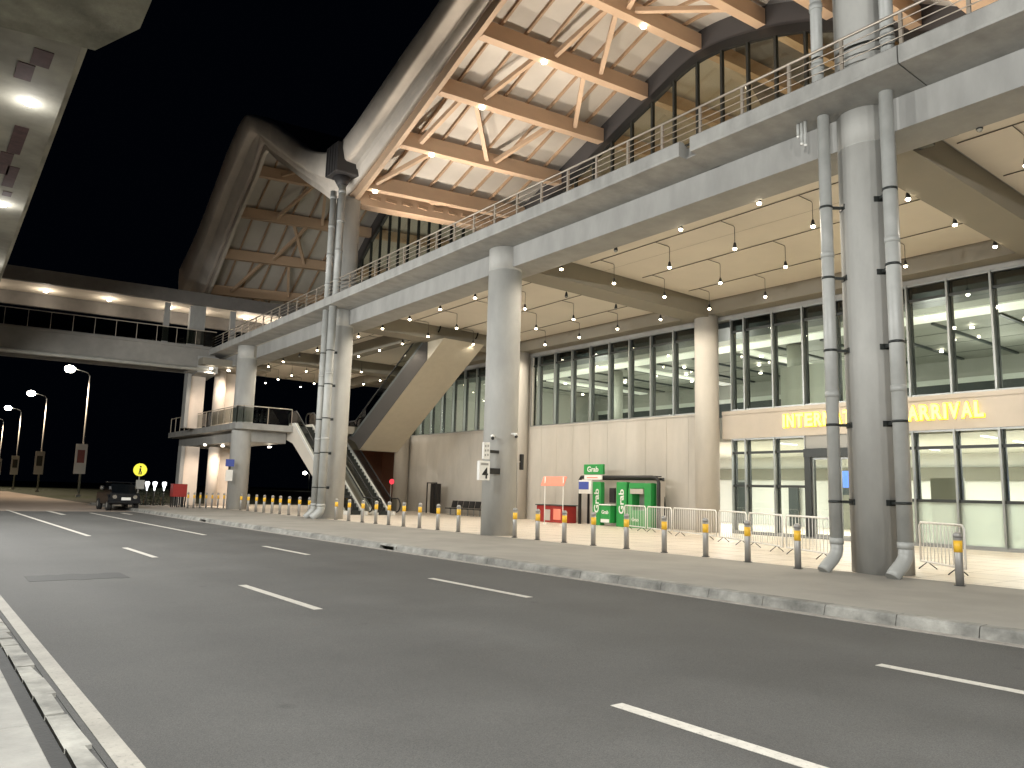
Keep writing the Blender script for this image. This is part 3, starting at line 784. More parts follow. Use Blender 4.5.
# ------------------------------------------------------------------ bollards
def bollard(x, y, z, label, group, h=.96, r=.07):
    t = thing('bollard', label, 'bollard', (x, y, z), group)
    MB().cyl(x, y, z, z + h - .10, r, 16).build('post', 'steel', t)
    MB().cyl(x, y, z + h * .62, z + h * .84, r + .004, 16).build('yellow_band', 'yellow', t)
    MB().lathe(x, y, [(r + .008, z + h - .10), (r + .008, z + h - .05), (r * .8, z + h - .015), (r * .3, z + h)], 16).build('cap', 'steel', t)
    MB().cyl(x, y, z, z + .012, r + .03, 16).build('foot_ring', 'darkframe', t)
by = [6.14, 9.4, 10.9, 12.27, 13.6, 14.95, 16.25, 17.5, 18.75, 19.9, 23.15, 24.5, 25.8, 27.0, 28.2, 29.3, 30.5, 31.8, 33.1, 36.1, 37.3, 38.6, 39.8, 40.9, 42.1, 43.3, 44.6, 45.8]
for i, y in enumerate(by):
    x = 15.3 if i == 0 else (15.35 if i == 1 else (15.7 if i == 2 else 15.92))
    bollard(x, y, .152 if x > 15.8 else .15, 'steel bollard with yellow band in the row along the forecourt edge, %s from the right' % ORD[i], 'bollards along the forecourt edge')
for i in range(9):
    bollard(13.9 + .36 * i, 49.3, .15 if 13.9 + .36 * i < 15.8 else .152, 'pale thin bollard in the cross row before the lit stair tower, %s from the left' % ORD[i], 'bollards before the stair tower', h=.95, r=.055)

# ------------------------------------------------------------------ crowd barriers
def barrier(a, b, label):
    a = Vector((*a, .152)); b = Vector((*b, .152)); d = (b - a).normalized(); L_ = (b - a).length; n = Vector((-d.y, d.x, 0))
    t = thing('crowd_barrier', label, 'crowd barrier', (a + b) / 2, 'steel crowd barriers')
    Z = Vector((0, 0, 1)); e = .05
    fr = MB().tube([a + d * e + Z * .16, a + d * e + Z * .96, a + d * (e + .07) + Z * 1.03, b - d * (e + .07) + Z * 1.03, b - d * e + Z * .96, b - d * e + Z * .16, a + d * e + Z * .16], .026, 8)
    fr.build('frame', 'whitep', t)
    bars = MB(); k = max(8, int(L_ / .17))
    for i in range(1, k): 
        p = a + d * (e + (L_ - 2 * e) * i / k); bars.tube([p + Z * .17, p + Z * 1.02], .009, 6)
    bars.build('bars', 'whitep', t)
    for s_ in (.18, .82):
        p = a + d * L_ * s_
        MB().tube([p + n * .2, p + n * .17 + Z * .03, p + Z * .16, p - n * .17 + Z * .03, p - n * .2], .013, 8).build('foot', 'darkframe', t)
P0 = Vector((25.4, 24.0)); P1 = Vector((23.63, 19.8)); P2 = Vector((22.23, 16.6)); P3 = Vector((19.43, 12.3)); P4 = Vector((18.2, 10.2))
chain = [(P0, P0.lerp(P1, .49)), (P0.lerp(P1, .51), P1), (P1.lerp(P2, .02), P1.lerp(P2, .98)), (P2.lerp(P3, .01), P2.lerp(P3, .49)), (P2.lerp(P3, .51), P3.lerp(P2, .01)), (P3.lerp(P4, .03), P4)]
bl = ['white barred crowd barrier in front of the green kiosk counter, furthest left', 'white barred crowd barrier just right of the kiosk', 'white barred crowd barrier before the blank wall and facade column',
      'white barred crowd barrier before the first lit doors', 'white barred crowd barrier whose right end nears the drain pipe foot', 'white barred crowd barrier half hidden behind the nearest column']
for (a, b), l in zip(chain, bl): barrier(a, b, l)
barrier((18.6, 8.3), (17.2, 6.75), 'short white barred crowd barrier at the right of the nearest column')

# ------------------------------------------------------------------ ride kiosk (green) : frame along y at x~27
rk = thing('ride_booth', 'green ride booking booth inside a black tubular frame against the wall', 'booth', (26.8, 26, .152))
MB().tube([(26.9, 28.45, .153), (26.9, 28.45, 2.35), (26.9, 28.35, 2.47), (26.9, 23.65, 2.47), (26.9, 23.38, 2.40), (26.9, 23.3, 2.2), (26.9, 23.3, .153)], .085, 12).build('outer_frame', 'black', rk)
MB().tube([(27.45, 28.4, .153), (27.45, 28.4, 2.4), (27.45, 23.5, 2.4), (27.45, 23.4, .153)], .07, 10).build('outer_frame', 'black', rk)
MB().box(26.95, 27.5, 23.42, 23.47, .16, 2.3).build('side_lining', 'wall', rk)
MB().box(26.86, 27.45, 23.6, 28.3, 2.50, 2.54).build('roof_panel', 'black', rk)
for a, b in [(27.4, 26.85), (25.8, 25.15)]:
    p = MB().bbox(26.75, 27.05, b, a, .153, 2.24, .02).build('pillar', 'green', rk)
    text('Grab', 'lettering', 'whitep', p, (26.735, (a + b) / 2 - .18, .75), (0, 0, 1), (0, 1, 0), .32, 1.15, bold=.02, depth=.006)
bb = MB().bbox(26.7, 27.3, 23.6, 24.0, .153, 2.2, .02).box(26.72, 27.28, 24.0, 24.75, .153, .95).box(26.72, 27.28, 24.0, 24.95, 1.95, 2.2).box(26.72, 27.28, 24.75, 25.0, .153, 1.949)
bb.build('cabin', 'green', rk)
MB().box(27.22, 27.26, 24.0, 24.75, .951, 1.949).build('cabin_window', 'greyp', rk)
MB().box(26.69, 26.715, 24.05, 24.85, 1.70, 1.93).build('name_plate', 'wall', rk)
c = MB().bbox(26.5, 27.0, 25.95, 26.6, .3, 1.12, .02).build('counter', 'green', rk)
MB().bbox(26.45, 27.05, 25.88, 26.66, 1.121, 1.18, .01).build('counter_top', 'whitep', rk)
text('Grab', 'lettering', 'whitep', c, (26.49, 26.5, .72), (0, -1, 0), (0, 0, 1), .18, .45, bold=.02, depth=.004)
MB().box(26.48, 26.499, 26.0, 26.55, .32, .48).build('counter_skirt', 'whitep', rk)
s = MB().bbox(26.72, 26.9, 26.70, 28.02, 2.60, 3.10, .02).build('roof_sign', 'green', rk)
text('Grab', 'lettering', 'whitep', s, (26.71, 27.75, 2.72), (0, -1, 0), (0, 0, 1), .27, .78, bold=.02, depth=.004)
MB().box(26.70, 26.78, 26.75, 27.95, 2.34, 2.56).build('white_plate', 'whitep', rk)
MB().box(26.69, 26.699, 27.0, 27.75, 2.42, 2.47).build('red_line', 'salmon', rk)
MB().bbox(26.7, 26.8, 27.45, 28.35, 1.65, 2.32, .01).build('poster_board', 'whitep', rk)
MB().box(26.69, 26.70, 27.62, 28.32, 1.86, 2.24).build('poster', 'blue', rk)
MB().box(26.75, 26.84, 25.9, 26.25, 1.25, 1.95).build('display', 'black', rk)
text('Grab', 'lettering', 'whitep', rk, (26.69, 24.75, .45), (0, -1, 0), (0, 0, 1), .16, .42, bold=.02, depth=.004)

# ------------------------------------------------------------------ red counter and salmon sign
rc = thing('red_counter', 'low dark red stall counter with printed pictures against the grey wall', 'counter', (26.6, 29.9, .152))
MB().bbox(26.3, 27.2, 29.0, 31.1, .153, 1.0, .02).build('counter_body', 'red', rc)
MB().box(26.25, 27.25, 28.95, 31.15, 1.002, 1.05).build('counter_top', 'idark', rc)
MB().box(26.285, 26.298, 29.2, 29.75, .3, .85).build('poster', 'salmon', rc)
MB().box(26.285, 26.298, 30.0, 30.4, .25, .8).build('poster', 'wall', rc)
ss = thing('post_sign', 'salmon tilted board on two thin posts left of the green booth', 'sign', (24.4, 27.6, .152))
for y in (28.25, 26.95):
    MB().cyl(24.4, y, .153, 2.4, .022, 8).build('post', 'whitep', ss); MB().cyl(24.4, y, .153, .19, .13, 14).build('base', 'whitep', ss)
MB().add([(24.33, 28.5, 1.98), (24.33, 26.85, 1.98), (24.52, 26.85, 2.42), (24.52, 28.5, 2.42), (24.36, 28.5, 1.97), (24.36, 26.85, 1.97), (24.55, 26.85, 2.41), (24.55, 28.5, 2.41)],
         [(0, 1, 2, 3), (7, 6, 5, 4), (0, 4, 5, 1), (1, 5, 6, 2), (2, 6, 7, 3), (3, 7, 4, 0)]).build('board', 'salmon', ss)
# black frames and seat row far left
fr = MB(); 
for y in (42.85, 42.0, 41.75): fr.box(26.9, 26.96, y, y + .06, .153, 2.05)
fr.box(26.9, 26.96, 41.75, 42.91, 2.051, 2.12); fr.box(27.2, 27.26, 41.75, 42.9, .153, 2.05); fr.box(26.97, 27.19, 42.0, 42.06, .153, .22)
tag(fr.build('frame_stand', 'black'), 'tall narrow black metal frame standing against the far wall', 'stand')
for i in range(7):
    y = 36.4 + i * .62
    t = thing('waiting_chair', 'black waiting chair in the row against the far wall, %s from the right' % ORD[i], 'chair', (26.9, y, .152), 'row of black waiting chairs')
    MB().bbox(26.7, 27.2, y - .26, y + .26, .52, .58, .015).build('seat', 'black', t)
    MB().prism([(27.17, .60), (27.23, .60), (27.33, 1.02), (27.27, 1.02)], 'y', y - .25, y + .25).build('backrest', 'black', t)
    MB().box(26.92, 26.98, y - .03, y + .03, .17, .52).box(26.72, 27.18, y - .025, y + .025, .153, .17).build('leg', 'frame', t)

# ------------------------------------------------------------------ signs and cameras on column 4
s4 = thing('bay_sign', 'white box sign reading 4 hanging on the second grey column', 'sign', (15.6, 20.95, 2.0))
MB().bbox(14.92, 15.36, 20.60, 20.74, 1.98, 2.62, .012).build('sign_box', 'whitep', s4)
MB().box(15.1, 15.9, 20.742, 20.80, 2.2, 2.4).build('mount', 'black', s4)
text('4', 'numeral', 'black', s4, (15.04, 20.596, 2.04), (1, 0, 0), (0, 0, 1), .36, .24, bold=.02, depth=.003)
MB().box(14.98, 15.28, 20.588, 20.598, 2.48, 2.55).build('sign_strip', 'greyp', s4)
s5 = thing('notice_plate', 'small white notice plate with dark marks above the 4 sign', 'notice', (15.65, 20.95, 2.68))
MB().bbox(15.08, 15.35, 20.62, 20.70, 2.68, 3.24, .008).build('plate', 'whitep', s5)
for z in (2.78, 2.93, 3.08):
    MB().box(15.14, 15.19, 20.612, 20.618, z, z + .07).box(15.24, 15.29, 20.612, 20.618, z + .01, z + .08).build('print', 'greyp', s5)
MB().box(15.2, 15.8, 20.70, 20.78, 2.9, 3.0).build('mount', 'black', s5)
def cctv(x, y, z, dx, dy, lab):
    t = thing('security_camera', lab, 'camera', (x, y, z), 'security cameras on the column')
    MB().beam((x, y, z), (x + dx, y + dy, z), .05, .05).build('arm', 'whitep', t)
    MB().tube([(x + dx, y + dy, z), (x + dx * 1.1, y + dy * 1.1 - .02, z - .08)], [.06, .075], 12).build('housing', 'whitep', t)
    MB().ball(x + dx * 1.1, y + dy * 1.1 - .02, z - .10, .06, 10).build('lens', 'black', t)
cctv(15.75, 21.05, 3.5, -.22, -.3, 'white security camera on the left side of the column with the 4 sign')
cctv(16.3, 20.7, 3.6, .02, -.2, 'white security camera on the right side of the column with the 4 sign')
t = thing('black_speaker', 'slim black speaker on a bracket at the right of the column with the 4 sign', 'speaker', (17.0, 21.1, 2.7))
MB().bbox(16.98, 17.1, 20.95, 21.08, 2.4, 2.95, .015).build('cabinet', 'black', t); MB().beam((16.85, 21.1, 2.68), (16.99, 21.02, 2.68), .03, .04).build('bracket', 'wall', t)
t = MB().tube([(16.72, 20.86, 2.62), (16.73, 20.85, 1.6), (16.74, 20.84, .2)], .014, 6); tag(t.build('cable', 'greyp'), 'thin grey cable running down the right of the column with the 4 sign', 'cable')

# ------------------------------------------------------------------ mezzanine and stair tower
mz = thing('mezzanine_landing', 'concrete landing with glass railing wrapped round the far column', 'landing', (18, 52, 4.3))
MB().prism([(15.6, 61.8), (15.6, 46.9), (15.9, 46.5), (19.1, 46.5), (19.1, 61.8)], 'z', 5.0, 5.38).build('slab', 'fascia', mz)
MB().prism([(16.2, 61.0), (16.2, 47.3), (19.0, 47.3), (19.0, 61.0)], 'z', 4.3, 4.998).build('beam', 'conc', mz)
MB().box(20.2, 28, 47.4, 48.1, 4.2, 5.3).build('slab', 'beam', mz)
rl = MB(); gl = MB(); hr = MB()
pts = [(15.68, 61.6), (15.68, 46.95), (15.95, 46.58), (19.0, 46.58)]
for (a, b) in zip(pts[:-1], pts[1:]):
    a = Vector(a); b = Vector(b); L_ = (b - a).length; n = max(1, int(L_ / 1.15))
    for i in range(n + 1):
        p = a.lerp(b, i / n); MB().box(p.x - .02, p.x + .02, p.y - .02, p.y + .02, 5.382, 6.4).build('railing_post', 'railsteel', mz)
    hr.tube([(a.x, a.y, 6.42), (b.x, b.y, 6.42)], .03, 8)
    gl.add([(a.x, a.y, 5.45), (b.x, b.y, 5.45), (b.x, b.y, 6.33), (a.x, a.y, 6.33)], [(0, 1, 2, 3)])
hr.build('handrail', 'railsteel', mz); gl.build('glass', 'dglass', mz)
tw = thing('stair_tower', 'brightly lit pale walls of the open stair tower at the far left end', 'tower', (16, 56, .15))
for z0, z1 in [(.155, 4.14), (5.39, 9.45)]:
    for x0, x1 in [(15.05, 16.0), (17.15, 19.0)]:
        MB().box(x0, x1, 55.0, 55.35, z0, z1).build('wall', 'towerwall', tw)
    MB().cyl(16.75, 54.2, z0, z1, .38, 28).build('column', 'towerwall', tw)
    MB().box(14.75, 15.0, 54.8, 55.6, z0, z1).build('pier', 'conc', tw)
for x in (15.55, 16.7, 18.0):
    for z in (4.2, 9.3):
        MB().cyl(x, 52.4, z - .07, z + .02, .09, 12).build('wall_spotlight', 'spotw', tw)
        light('SPOT', 'wall_wash', (x, 52.4, z - .1), 230 * EXP, (1, .83, .68), tw, size=.05, angle=math.radians(120), blend=.5, rot=(math.radians(22), 0, 0))
MB().box(14.8, 19.4, 51.8, 55.6, 9.46, 9.9).build('canopy', 'beam', tw)
for x, y in [(17.6, 50.5), (18.6, 49.0), (17.0, 48.9)]:
    MB().cyl(x, y, 4.08, 4.148, .11, 14).build('underside_light', 'spotw', tw)
    light('SPOT', 'landing_light', (x, y, 4.05), 60, (1, .85, .7), tw, size=.08, angle=math.radians(150), blend=.5)

# ------------------------------------------------------------------ floodlights on the deck, lighting the timber roof
fl = [(20.5, 18, 1750), (20.5, 23.5, 1750), (20.5, 29, 1700), (20.5, 33.5, 1400), (20.5, 10.5, 1200), (20.5, 46, 260), (20.5, 55, 420)]
for i, (x, y, p) in enumerate(fl):
    t = thing('floor_uplight', 'square uplight on the raised deck floor, %s from the right' % ORD[i], 'uplight', (x, y, 10.6), 'uplights on the raised deck')
    MB().bbox(x - .3, x + .3, y - .3, y + .3, 10.582, 10.70, .02).build('housing', 'darkframe', t)
    MB().box(x - .24, x + .24, y - .24, y + .24, 10.701, 10.71).build('lens', 'spotw', t)
    light('SPOT', 'uplight_beam', (x, y, 10.8), p * 1.6, (1, .88, .74), t, size=.25, angle=math.radians(112), blend=.5, rot=(PI + .55, 0, 0))

# ------------------------------------------------------------------ escalators
def escalator(x0, x1, yb, zb, yt, zt, label, soffit='ceil', skirt='whitep', thick=.85, tail=1.3):
    t = thing('escalator', label, 'escalator', ((x0 + x1) / 2, yb, zb), 'escalators')
    dy, dz = yt - yb, zt - zb; L_ = math.hypot(dy, dz); uy, uz = dy / L_, dz / L_
    hy = .9 if dy > 0 else -.9
    # truss body: profile in y,z
    prof = [(yb - hy, zb), (yb - hy, zb - .05), (yb + hy * .2, zb - thick * .35), (yb + hy, zb - thick * .9), (yt + hy * .15, zt - thick * 1.25), (yt + hy * tail, zt - thick * (.95 if tail > 1 else 1.25)), (yt + hy * tail, zt), (yt, zt), (yb, zb)]
    prof = [(p[0], max(p[1], .154)) if zb < 1 else p for p in prof]
    if zb > 1:
        MB().prism([(p[0] * .998 + yb * .002, p[1] - .004 if p[1] >= zb + (p[0] - yb) / dy * dz else p[1] + .02) for p in prof], 'x', x0 - .03, x0 - .002).build('side_panel', 'escside', t)
    MB().prism(prof, 'x', x0, x1).build('truss', soffit, t)
    # steps
    st_ = MB(); n = int(abs(dz) / .2)
    for i in range(n):
        a = i / n; b = (i + 1) / n
        st_.box(x0 + .22, x1 - .22, yb + dy * a, yb + dy * b, zb + dz * a, zb + dz * b + .02)
    st_.build('steps', 'darkframe', t)
    for x in (x0 + .03, x1 - .03):
        sgn = .16 if x < (x0 + x1) / 2 else -.16
        MB().add([(x - .03, yb - hy * .6, zb + .02), (x - .03, yb, zb + .02), (x - .03, yt, zt + .02), (x - .03, yt + hy, zt + .02),
                  (x - .03, yt + hy, zt + .22), (x - .03, yt, zt + .22), (x - .03, yb, zb + .22), (x - .03, yb - hy * .6, zb + .22),
                  (x + sgn, yb - hy * .6, zb + .02), (x + sgn, yb, zb + .02), (x + sgn, yt, zt + .02), (x + sgn, yt + hy, zt + .02),
                  (x + sgn, yt + hy, zt + .22), (x + sgn, yt, zt + .22), (x + sgn, yb, zb + .22), (x + sgn, yb - hy * .6, zb + .22)],
                 [(0, 1, 6, 7), (1, 2, 5, 6), (2, 3, 4, 5), (8, 9, 14, 15), (9, 10, 13, 14), (10, 11, 12, 13), (7, 6, 14, 15), (6, 5, 13, 14), (5, 4, 12, 13), (0, 7, 15, 8), (3, 4, 12, 11)]).build('skirt', skirt, t)
        xm = x + sgn * .3
        MB().add([(xm, yb - hy * .8, zb + .22), (xm, yb, zb + .22), (xm, yt, zt + .22), (xm, yt + hy * .9, zt + .22), (xm, yt + hy * .9, zt + .92), (xm, yt, zt + .92), (xm, yb, zb + .92), (xm, yb - hy * .8, zb + .92)],
                 [(0, 1, 6, 7), (1, 2, 5, 6), (2, 3, 4, 5)]).build('balustrade', 'dglass', t)
        arcb = [(xm, yb - hy * .8 - math.copysign(.38 * math.sin(a), hy), zb + .57 - .38 * math.cos(a)) for a in [PI * i / 8 for i in range(9)]]
        arct = [(xm, yt + hy * .9 + math.copysign(.38 * math.sin(a), hy), zt + .57 + .38 * math.cos(a)) for a in [PI * i / 8 for i in range(9)]]
        MB().tube(arcb + [(xm, yb, zb + .95), (xm, yt, zt + .95)] + arct, .04, 8).build('handrail', 'rubber', t)
    return t
escalator(19.1, 20.4, 38.9, .16, 46.3, 5.36, 'left escalator climbing from the floor to the landing, behind the column with two pipes')
escalator(20.8, 22.1, 38.9, .16, 46.3, 5.36, 'right escalator climbing from the floor to the landing, beside its twin')
escalator(21.5, 24.1, 42.9, 4.75, 34.9, 9.7, 'upper escalator with a broad beige underside rising to the deck', thick=.95, tail=.15, skirt='idark', soffit='escsoff')
MB().prism([(34.762, 8.512), (33.2, 9.505), (33.9, 9.515), (34.762, 9.515)], 'x', 21.5, 24.1).build('escalator_end', 'escsoff', TB)
MB().box(21.0, 24.6, 43.0, 47.3, 4.9, 5.35).build('slab', 'beam', mz)
# red round sign, orange vest and things near the escalator foot
t = thing('round_sign', 'small round glowing red sign on a thin post by the escalator foot', 'sign', (24.2, 43, .152))
MB().cyl(25.0, 44.2, .153, 1.95, .03, 8).build('post', 'steel', t)
MB().tube([(25.0, 44.16, 2.1), (25.0, 44.10, 2.1)], .17, 20).build('disc', 'redsign', t)
t = thing('orange_board', 'orange standing board in front of the brown wall by the escalators', 'board', (23.8, 46.5, .152))
MB().bbox(23.2, 23.6, 46.0, 46.1, .5, 2.3, .02).build('board', 'skin', t); MB().box(23.2, 23.25, 46.0, 46.1, .153, .5).box(23.55, 23.6, 46.0, 46.1, .153, .5).build('leg', 'black', t)

# ------------------------------------------------------------------ pedestrian bridge
D = Vector((-.9921, .1253, 0)); Nn = Vector((.1253, .9921, 0))
PB0 = Vector((14.9, 53.0, 0))
pb = thing('pedestrian_bridge', 'two-level covered footbridge crossing the road to the terminal deck', 'bridge', (14.9, 53.0, 9))
def bbar(s0, s1, n0, n1, z0, z1, name, m, parent=pb, mb=None):
    b = mb or MB(); V = []
    for z in (z0, z1):
        for s_, n_ in ((s0, n0), (s1, n0), (s1, n1), (s0, n1)):
            p = PB0 + D * s_ + Nn * n_; V.append((p.x, p.y, z))
    b.add(V, [(0, 3, 2, 1), (4, 5, 6, 7), (0, 1, 5, 4), (1, 2, 6, 5), (2, 3, 7, 6), (3, 0, 4, 7)])
    return b.build(name, m, parent) if mb is None else b
bbar(-7, 45, 0, .3, 13.6, 14.45, 'roof_fascia', 'brfascia')
bbar(-7, 45, .31, 3.4, 13.62, 14.3, 'roof_slab', 'brsoffit')
bbar(-7, 45, 3.41, 3.7, 12.75, 14.4, 'roof_fascia', 'brfascia')
bbar(-1, 45, .0, .28, 9.35, 10.82, 'girder', 'brconc')
bbar(-1, 45, 3.4, 3.7, 9.35, 10.8, 'girder', 'conc')
bbar(-1, 45, .29, 3.39, 10.2, 10.6, 'walkway', 'conc')
bbar(-1, 45, -.12, .0, 10.62, 10.74, 'kerb_strip', 'brconc')
for s_ in [0.6 + 5.9 * k for k in range(8)]: pass
b = MB()
for p0, p1, r_ in [(PB0 + D * (-1) + Nn * -.14, PB0 + D * 45 + Nn * -.14, .13)]:
    b.tube([(p0.x, p0.y, 9.22), (p1.x, p1.y, 9.22)], r_, 12)
b.build('service_pipe', 'pipe', pb)
b = MB()
for k in range(38): bbar(.3 + 1.2 * k, .33 + 1.2 * k, .09, .12, 10.83, 11.85, 'railing_post', 'railsteel')
bbar(-1, 45, .09, .13, 11.86, 11.91, 'handrail', 'railsteel')
bbar(-1, 45, .10, .11, 10.9, 11.84, 'railing_glass', 'dglass')
bbar(-1, 45, 3.5, 3.52, 10.9, 11.84, 'railing_glass', 'dglass')
for s_ in (-2.2, .4, 2.0, 14, 28): bbar(s_, s_ + .35, .35, .7, 10.6, 13.55, 'post', 'conc')
bbar(20, 20.5, 1.2, 2.4, 0, 10.2, 'pier', 'conc')
bbar(-1.2, .1, -.2, 3.9, 9.0, 10.1, 'bearing_block', 'conc')
for i, s_ in enumerate([-3.2 + 0, -.1, 1.9 + 0, 5.6, 9.2, 12.6]):
    p = PB0 + D * s_ + Nn * 2.0
    b = MB().cyl(p.x, p.y, 13.47, 13.555, .12, 14).build('downlight', 'spotw', pb)
    light('POINT', 'bridge_light', (p.x, p.y, 13.1), 60, (1, .88, .72), pb, size=.1)
MB().box(14.4, 15.2, 53.4, 54.6, 9.1, 14.4).build('end_column', 'conc', pb)

# ------------------------------------------------------------------ viaduct overhead, near left
vd = thing('viaduct', 'overhead concrete road viaduct at the top left with lamps under it', 'viaduct', (-3, 14, 0))
ve = lambda y: 1.66 + (y - 14.5) * .0222
V = []
for (z0, z1, dx) in [(9.0, 9.28, 0), (9.285, 10.2, .14)]:
    V_ = []
    for y in (-16, 52):
        for x, z in ((-7, z0), (ve(y) + dx, z0), (ve(y) + dx, z1), (-7, z1)): V_.append((x, y, z))
    MB().add(V_, [(0, 1, 2, 3), (7, 6, 5, 4), (0, 4, 5, 1), (1, 5, 6, 2), (2, 6, 7, 3), (3, 7, 4, 0)]).build('deck' if dx == 0 else 'parapet', 'soffit', vd)
MB().prism([(-7, 8.7), (ve(30) - .55, 8.7), (ve(30) - .42, 8.998), (-7, 8.998)], 'y', 100, 100.1)
# pier cap
oct_ = [(-3.5, 13.75), (.48, 13.70), (1.74, 13.45), (2.16, 12.30), (2.08, 10.4), (1.2, 9.6), (-3.5, 9.4)]
cap = MB(); n = len(oct_)
lo = [(x * 1.0, y, 8.55) for x, y in oct_]; 
cap.add([(x, y, 8.995) for x, y in oct_] + [(x, y, 8.55) for x, y in oct_],
        [tuple(range(n)), tuple(reversed(range(n, 2 * n)))] + [(i, (i + 1) % n, n + (i + 1) % n, n + i) for i in range(n)])
cap.build('pier_cap', 'capc', vd)
MB().cyl(-3.2, 12.3, -.1, 8.6, .8, 36).build('pier', 'capc', vd)
b = MB()
for (x0, x1, y0, y1) in [(1.02, 1.32, 14.9, 15.55), (.85, 1.12, 15.6, 16.3), (1.1, 1.36, 18.6, 20.3), (1.0, 1.26, 20.35, 21.9), (1.22, 1.46, 21.2, 22.8), (1.3, 1.5, 23.2, 23.6)]:
    MB().box(x0, x1, y0, y1, 8.985, 8.998).build('soffit_patch', 'purple', vd)
for y in (-11.4, -4.2, 3.0, 10.1, 17.24, 24.4, 31.5, 38.7, 45.8):
    x = 1.22 + (y - 17.24) * .022
    if y == 10.1:
        continue
    MB().cyl(x, y, 8.95, 8.998, .10, 18).build('soffit_lamp', 'lampw', vd)
    light('SPOT', 'soffit_light', (x, y, 8.42), {-11.4: 4200, -4.2: 4200, 3.0: 3900, 31.5: 3600, 38.7: 3200, 45.8: 1000}.get(y, 3100), (1, .995, .955), vd, size=.1, angle=math.radians(168), blend=.25, rot=(0, math.radians(-47), 0))
    light('POINT', 'soffit_glow', (x, y, 8.66), 22, (1, .985, .94), vd, size=.06)

# ------------------------------------------------------------------ street lamps with banners
for i, (y, pr) in enumerate([(88, 'bannerp'), (117.5, 'bannerg'), (145, 'bannerg'), (172, 'bannerg')]):
    t = thing('street_lamp', ['lit street lamp with a pale reddish banner, nearest of the far row', 'lit street lamp with a grey banner, second nearest of the far row', 'lit street lamp with a banner, third of the far row', 'lit street lamp at the left edge of the photo, last of the far row'][i], 'street lamp', (14.2, y, 0), 'street lamps along the far road')
    MB().tube([(14.2, y, 0), (14.2, y, 6), (14.15, y, 12.3)], [.12, .09, .06], 12).build('pole', 'steel', t)
    MB().tube([(14.15, y, 12.3), (13.9, y, 12.6), (13.2, y, 12.75), (12.5, y, 12.85)], .045, 8).build('arm', 'steel', t)
    MB().tube([(12.75, y, 12.85), (12.1, y, 12.88)], [.14, .17], 10).build('lamp_head', 'steel', t)
    MB().ball(12.3, y, 12.78, .5, 14, .75).build('lamp_lens', 'lampy', t)
    bn = MB().box(13.55, 14.6, y - .14, y - .10, 2.3, 5.3).build('banner', 'banner', t)
    MB().box(13.75, 14.4, y - .146, y - .141, 3.4, 4.7).build('banner_print', pr, bn)
    MB().box(14.0, 14.4, y - .2, y + .2, -.01, .25).build('base', 'slab', t)
    light('SPOT', 'street_light', (12.3, y, 12.2), 9000, (1, .78, .55), t, size=.2, angle=math.radians(150), blend=.5)
FX = 131.5
t = thing('street_lamp', 'small distant street lamp seen in the black gap left of the escalators', 'street lamp', (FX, 300, 0))
MB().tube([(FX, 300, -.1), (FX, 300, 6.6), (FX - .8, 300, 7.2), (FX - 1.8, 300, 7.3)], .12, 8).build('pole', 'steel', t)
MB().ball(FX - 2, 300, 7.25, .8, 12, .8).build('lamp_lens', 'lampy', t)

# ------------------------------------------------------------------ car, posts, cabinet, pedestrian sign
cr = thing('parked_car', 'dark open-backed utility car parked at the far end of the road', 'car', (10.0, 48.6, 0))
X0, X1, Y0 = 9.2, 10.85, 47.6
MB().prism([(Y0, .42), (Y0, .95), (Y0 + .12, 1.0), (Y0 + 3.7, 1.0), (Y0 + 3.8, .5), (Y0 + 3.3, .38), (Y0 + .3, .34)], 'x', X0 + .06, X1 - .06).build('body', 'carpaint', cr)
MB().prism([(Y0 + .35, 1.001), (Y0 + .85, 1.50), (Y0 + 2.1, 1.56), (Y0 + 2.7, 1.001)], 'x', X0 + .2, X1 - .2).build('cabin', 'carglass', cr)
MB().bbox(X0 + .16, X1 - .16, Y0 + .80, Y0 + 2.2, 1.561, 1.61, .02).build('roof', 'carpaint', cr)
for x in (X0 + .14, X1 - .14):
    for y in (Y0 + .55, Y0 + 3.1):
        wl = MB().tube([(x - .11, y, .33), (x + .11, y, .33)], .33, 24).build('wheel', 'rubber', cr)
        MB().tube([(x - .118, y, .33), (x + .118, y, .33)], .17, 16).build('rim', 'steel', wl)
for x in (X0 + .18, X1 - .42):
    MB().tube([(x + .12, Y0 - .02, .78), (x + .12, Y0 + .04, .78)], .11, 14).build('headlight', 'chrome', cr)
MB().bbox(X0, X1, Y0 - .12, Y0 - .02, .42, .58, .02).build('bumper', 'carpaint', cr)
MB().box(9.82, 10.30, Y0 - .135, Y0 - .122, .60, .75).build('number_plate', 'whitep', cr)
for x in (X0 - .02, X1 + .02): MB().bbox(x - .12, x + .12, Y0 + 1.9, Y0 + 2.0, 1.15, 1.38, .03).build('mirror', 'chrome', cr)
for x in (X0 + .06, X1 - .3): MB().prism([(Y0 - .01, .5), (Y0 - .01, .72), (Y0 + .3, .9), (Y0 + .9, .9), (Y0 + 1.1, .5)], 'x', x - .1, x + .28).build('fender', 'carpaint', cr)
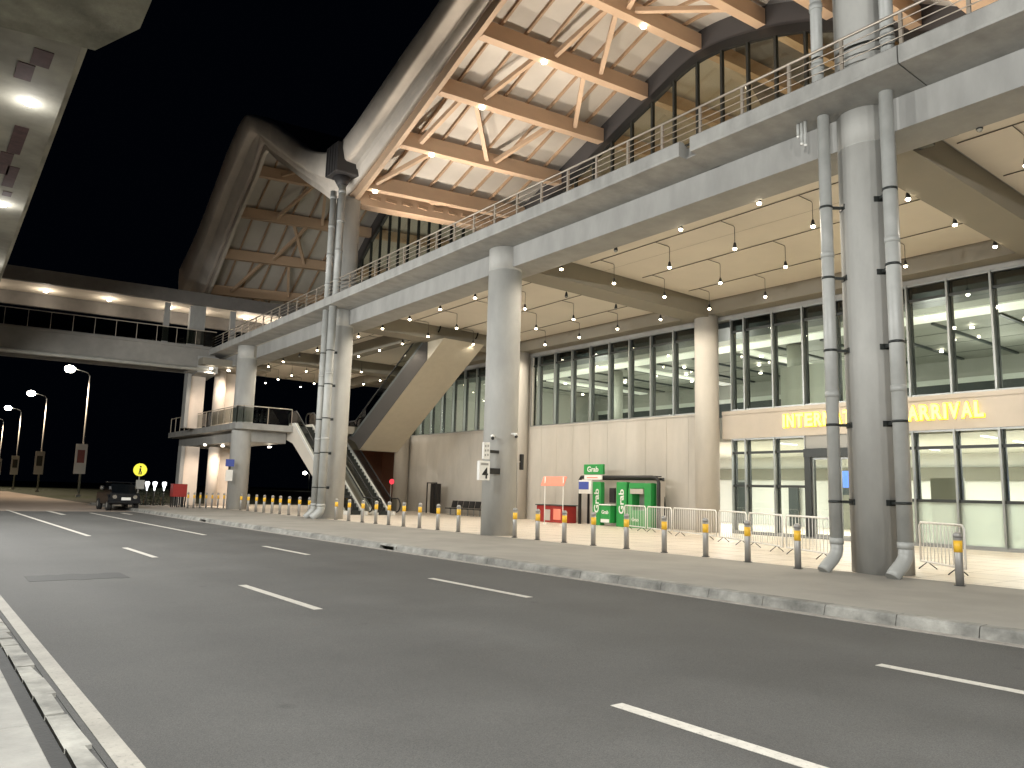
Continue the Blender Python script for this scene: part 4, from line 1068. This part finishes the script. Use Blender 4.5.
for i, x in enumerate((12.62, 13.08, 13.66)):
    t = thing('lantern_post', 'short post with a white tapered lantern near the dark shrubs, %s' % ['left of three', 'middle of three', 'right of three'][i], 'lantern', (x, 54, 0), 'three white lanterns beyond the car')
    MB().cyl(x, 54, .15, 1.1, .035, 8).build('post', 'black', t)
    MB().lathe(x, 54, [(.03, 1.10), (.06, 1.3), (.13, 1.52), (.14, 1.64), (.08, 1.68)], 14).build('lantern', 'whitelum', t)
    p = MB()
    for q in range(260):
        a = random.uniform(0, 2 * PI); r_ = random.uniform(0, .42) ; z = random.uniform(.15, 1.25); c = Vector((x + r_ * math.cos(a), 54.6 + r_ * math.sin(a), z)); s_ = .06
        u = Vector((random.uniform(-1, 1), random.uniform(-1, 1), random.uniform(-1, 1))).normalized() * s_; v = u.orthogonal().normalized() * s_ * .6
        p.add([c - u, c - v, c + u, c + v], [(0, 1, 2, 3)])
    sh = thing('shrub', 'dark leafy shrub behind the %s white lantern' % ['left', 'middle', 'right'][i], 'shrub', (x, 54.6, .1), 'dark shrubs beyond the car')
    p.build('foliage', 'leaf', sh); MB().tube([(x, 54.6, .0), (x + .02, 54.6, .9)], [.03, .012], 6).build('stem', 'brownwall', sh)
t = thing('red_cabinet', 'red box cabinet on dark legs beside the kerb before the stair tower', 'cabinet', (13.75, 51, .15))
MB().bbox(13.35, 14.2, 50.7, 51.3, .78, 1.58, .02).build('box', 'red', t)
for x in (13.42, 13.68, 13.93, 14.14):
    for y in (50.78, 51.22): MB().box(x - .035, x + .035, y - .035, y + .035, .152, .78).build('leg', 'black', t)
t = thing('pedestrian_sign', 'round yellow pedestrian sign on a post beyond the parked car', 'sign', (11.9, 53, 0))
MB().cyl(11.88, 53.05, 0, 2.3, .035, 8).build('post', 'steel', t)
MB().tube([(11.88, 53.0, 2.4), (11.88, 52.96, 2.4)], .40, 28).build('disc', emis('lit_yellow', (.85, .78, .06), .55), t)
MB().box(11.83, 11.93, 52.945, 52.955, 2.28, 2.5).box(11.80, 11.86, 52.945, 52.955, 2.1, 2.3).box(11.91, 11.98, 52.945, 52.955, 2.1, 2.3).ball(11.89, 52.95, 2.60, .06, 8).build('walking_figure', 'black', t)
MB().bbox(11.7, 12.2, 52.9, 53.0, 1.2, 1.76, .01).build('plate', 'greyp', t)
t = thing('blue_sign', 'small blue panel above a white notice on the left of the far column', 'sign', (15.5, 46.6, 1.8), )
MB().bbox(15.18, 15.66, 46.7, 46.82, 2.70, 3.13, .01).build('blue_panel', 'blue', t)
MB().bbox(15.22, 15.62, 46.72, 46.80, 1.84, 2.50, .01).build('notice', 'whitep', t)
MB().box(15.4, 15.5, 46.8, 46.95, 1.9, 3.0).build('mount', 'black', t)
# tree silhouette of far darkness: low hedge line on the horizon
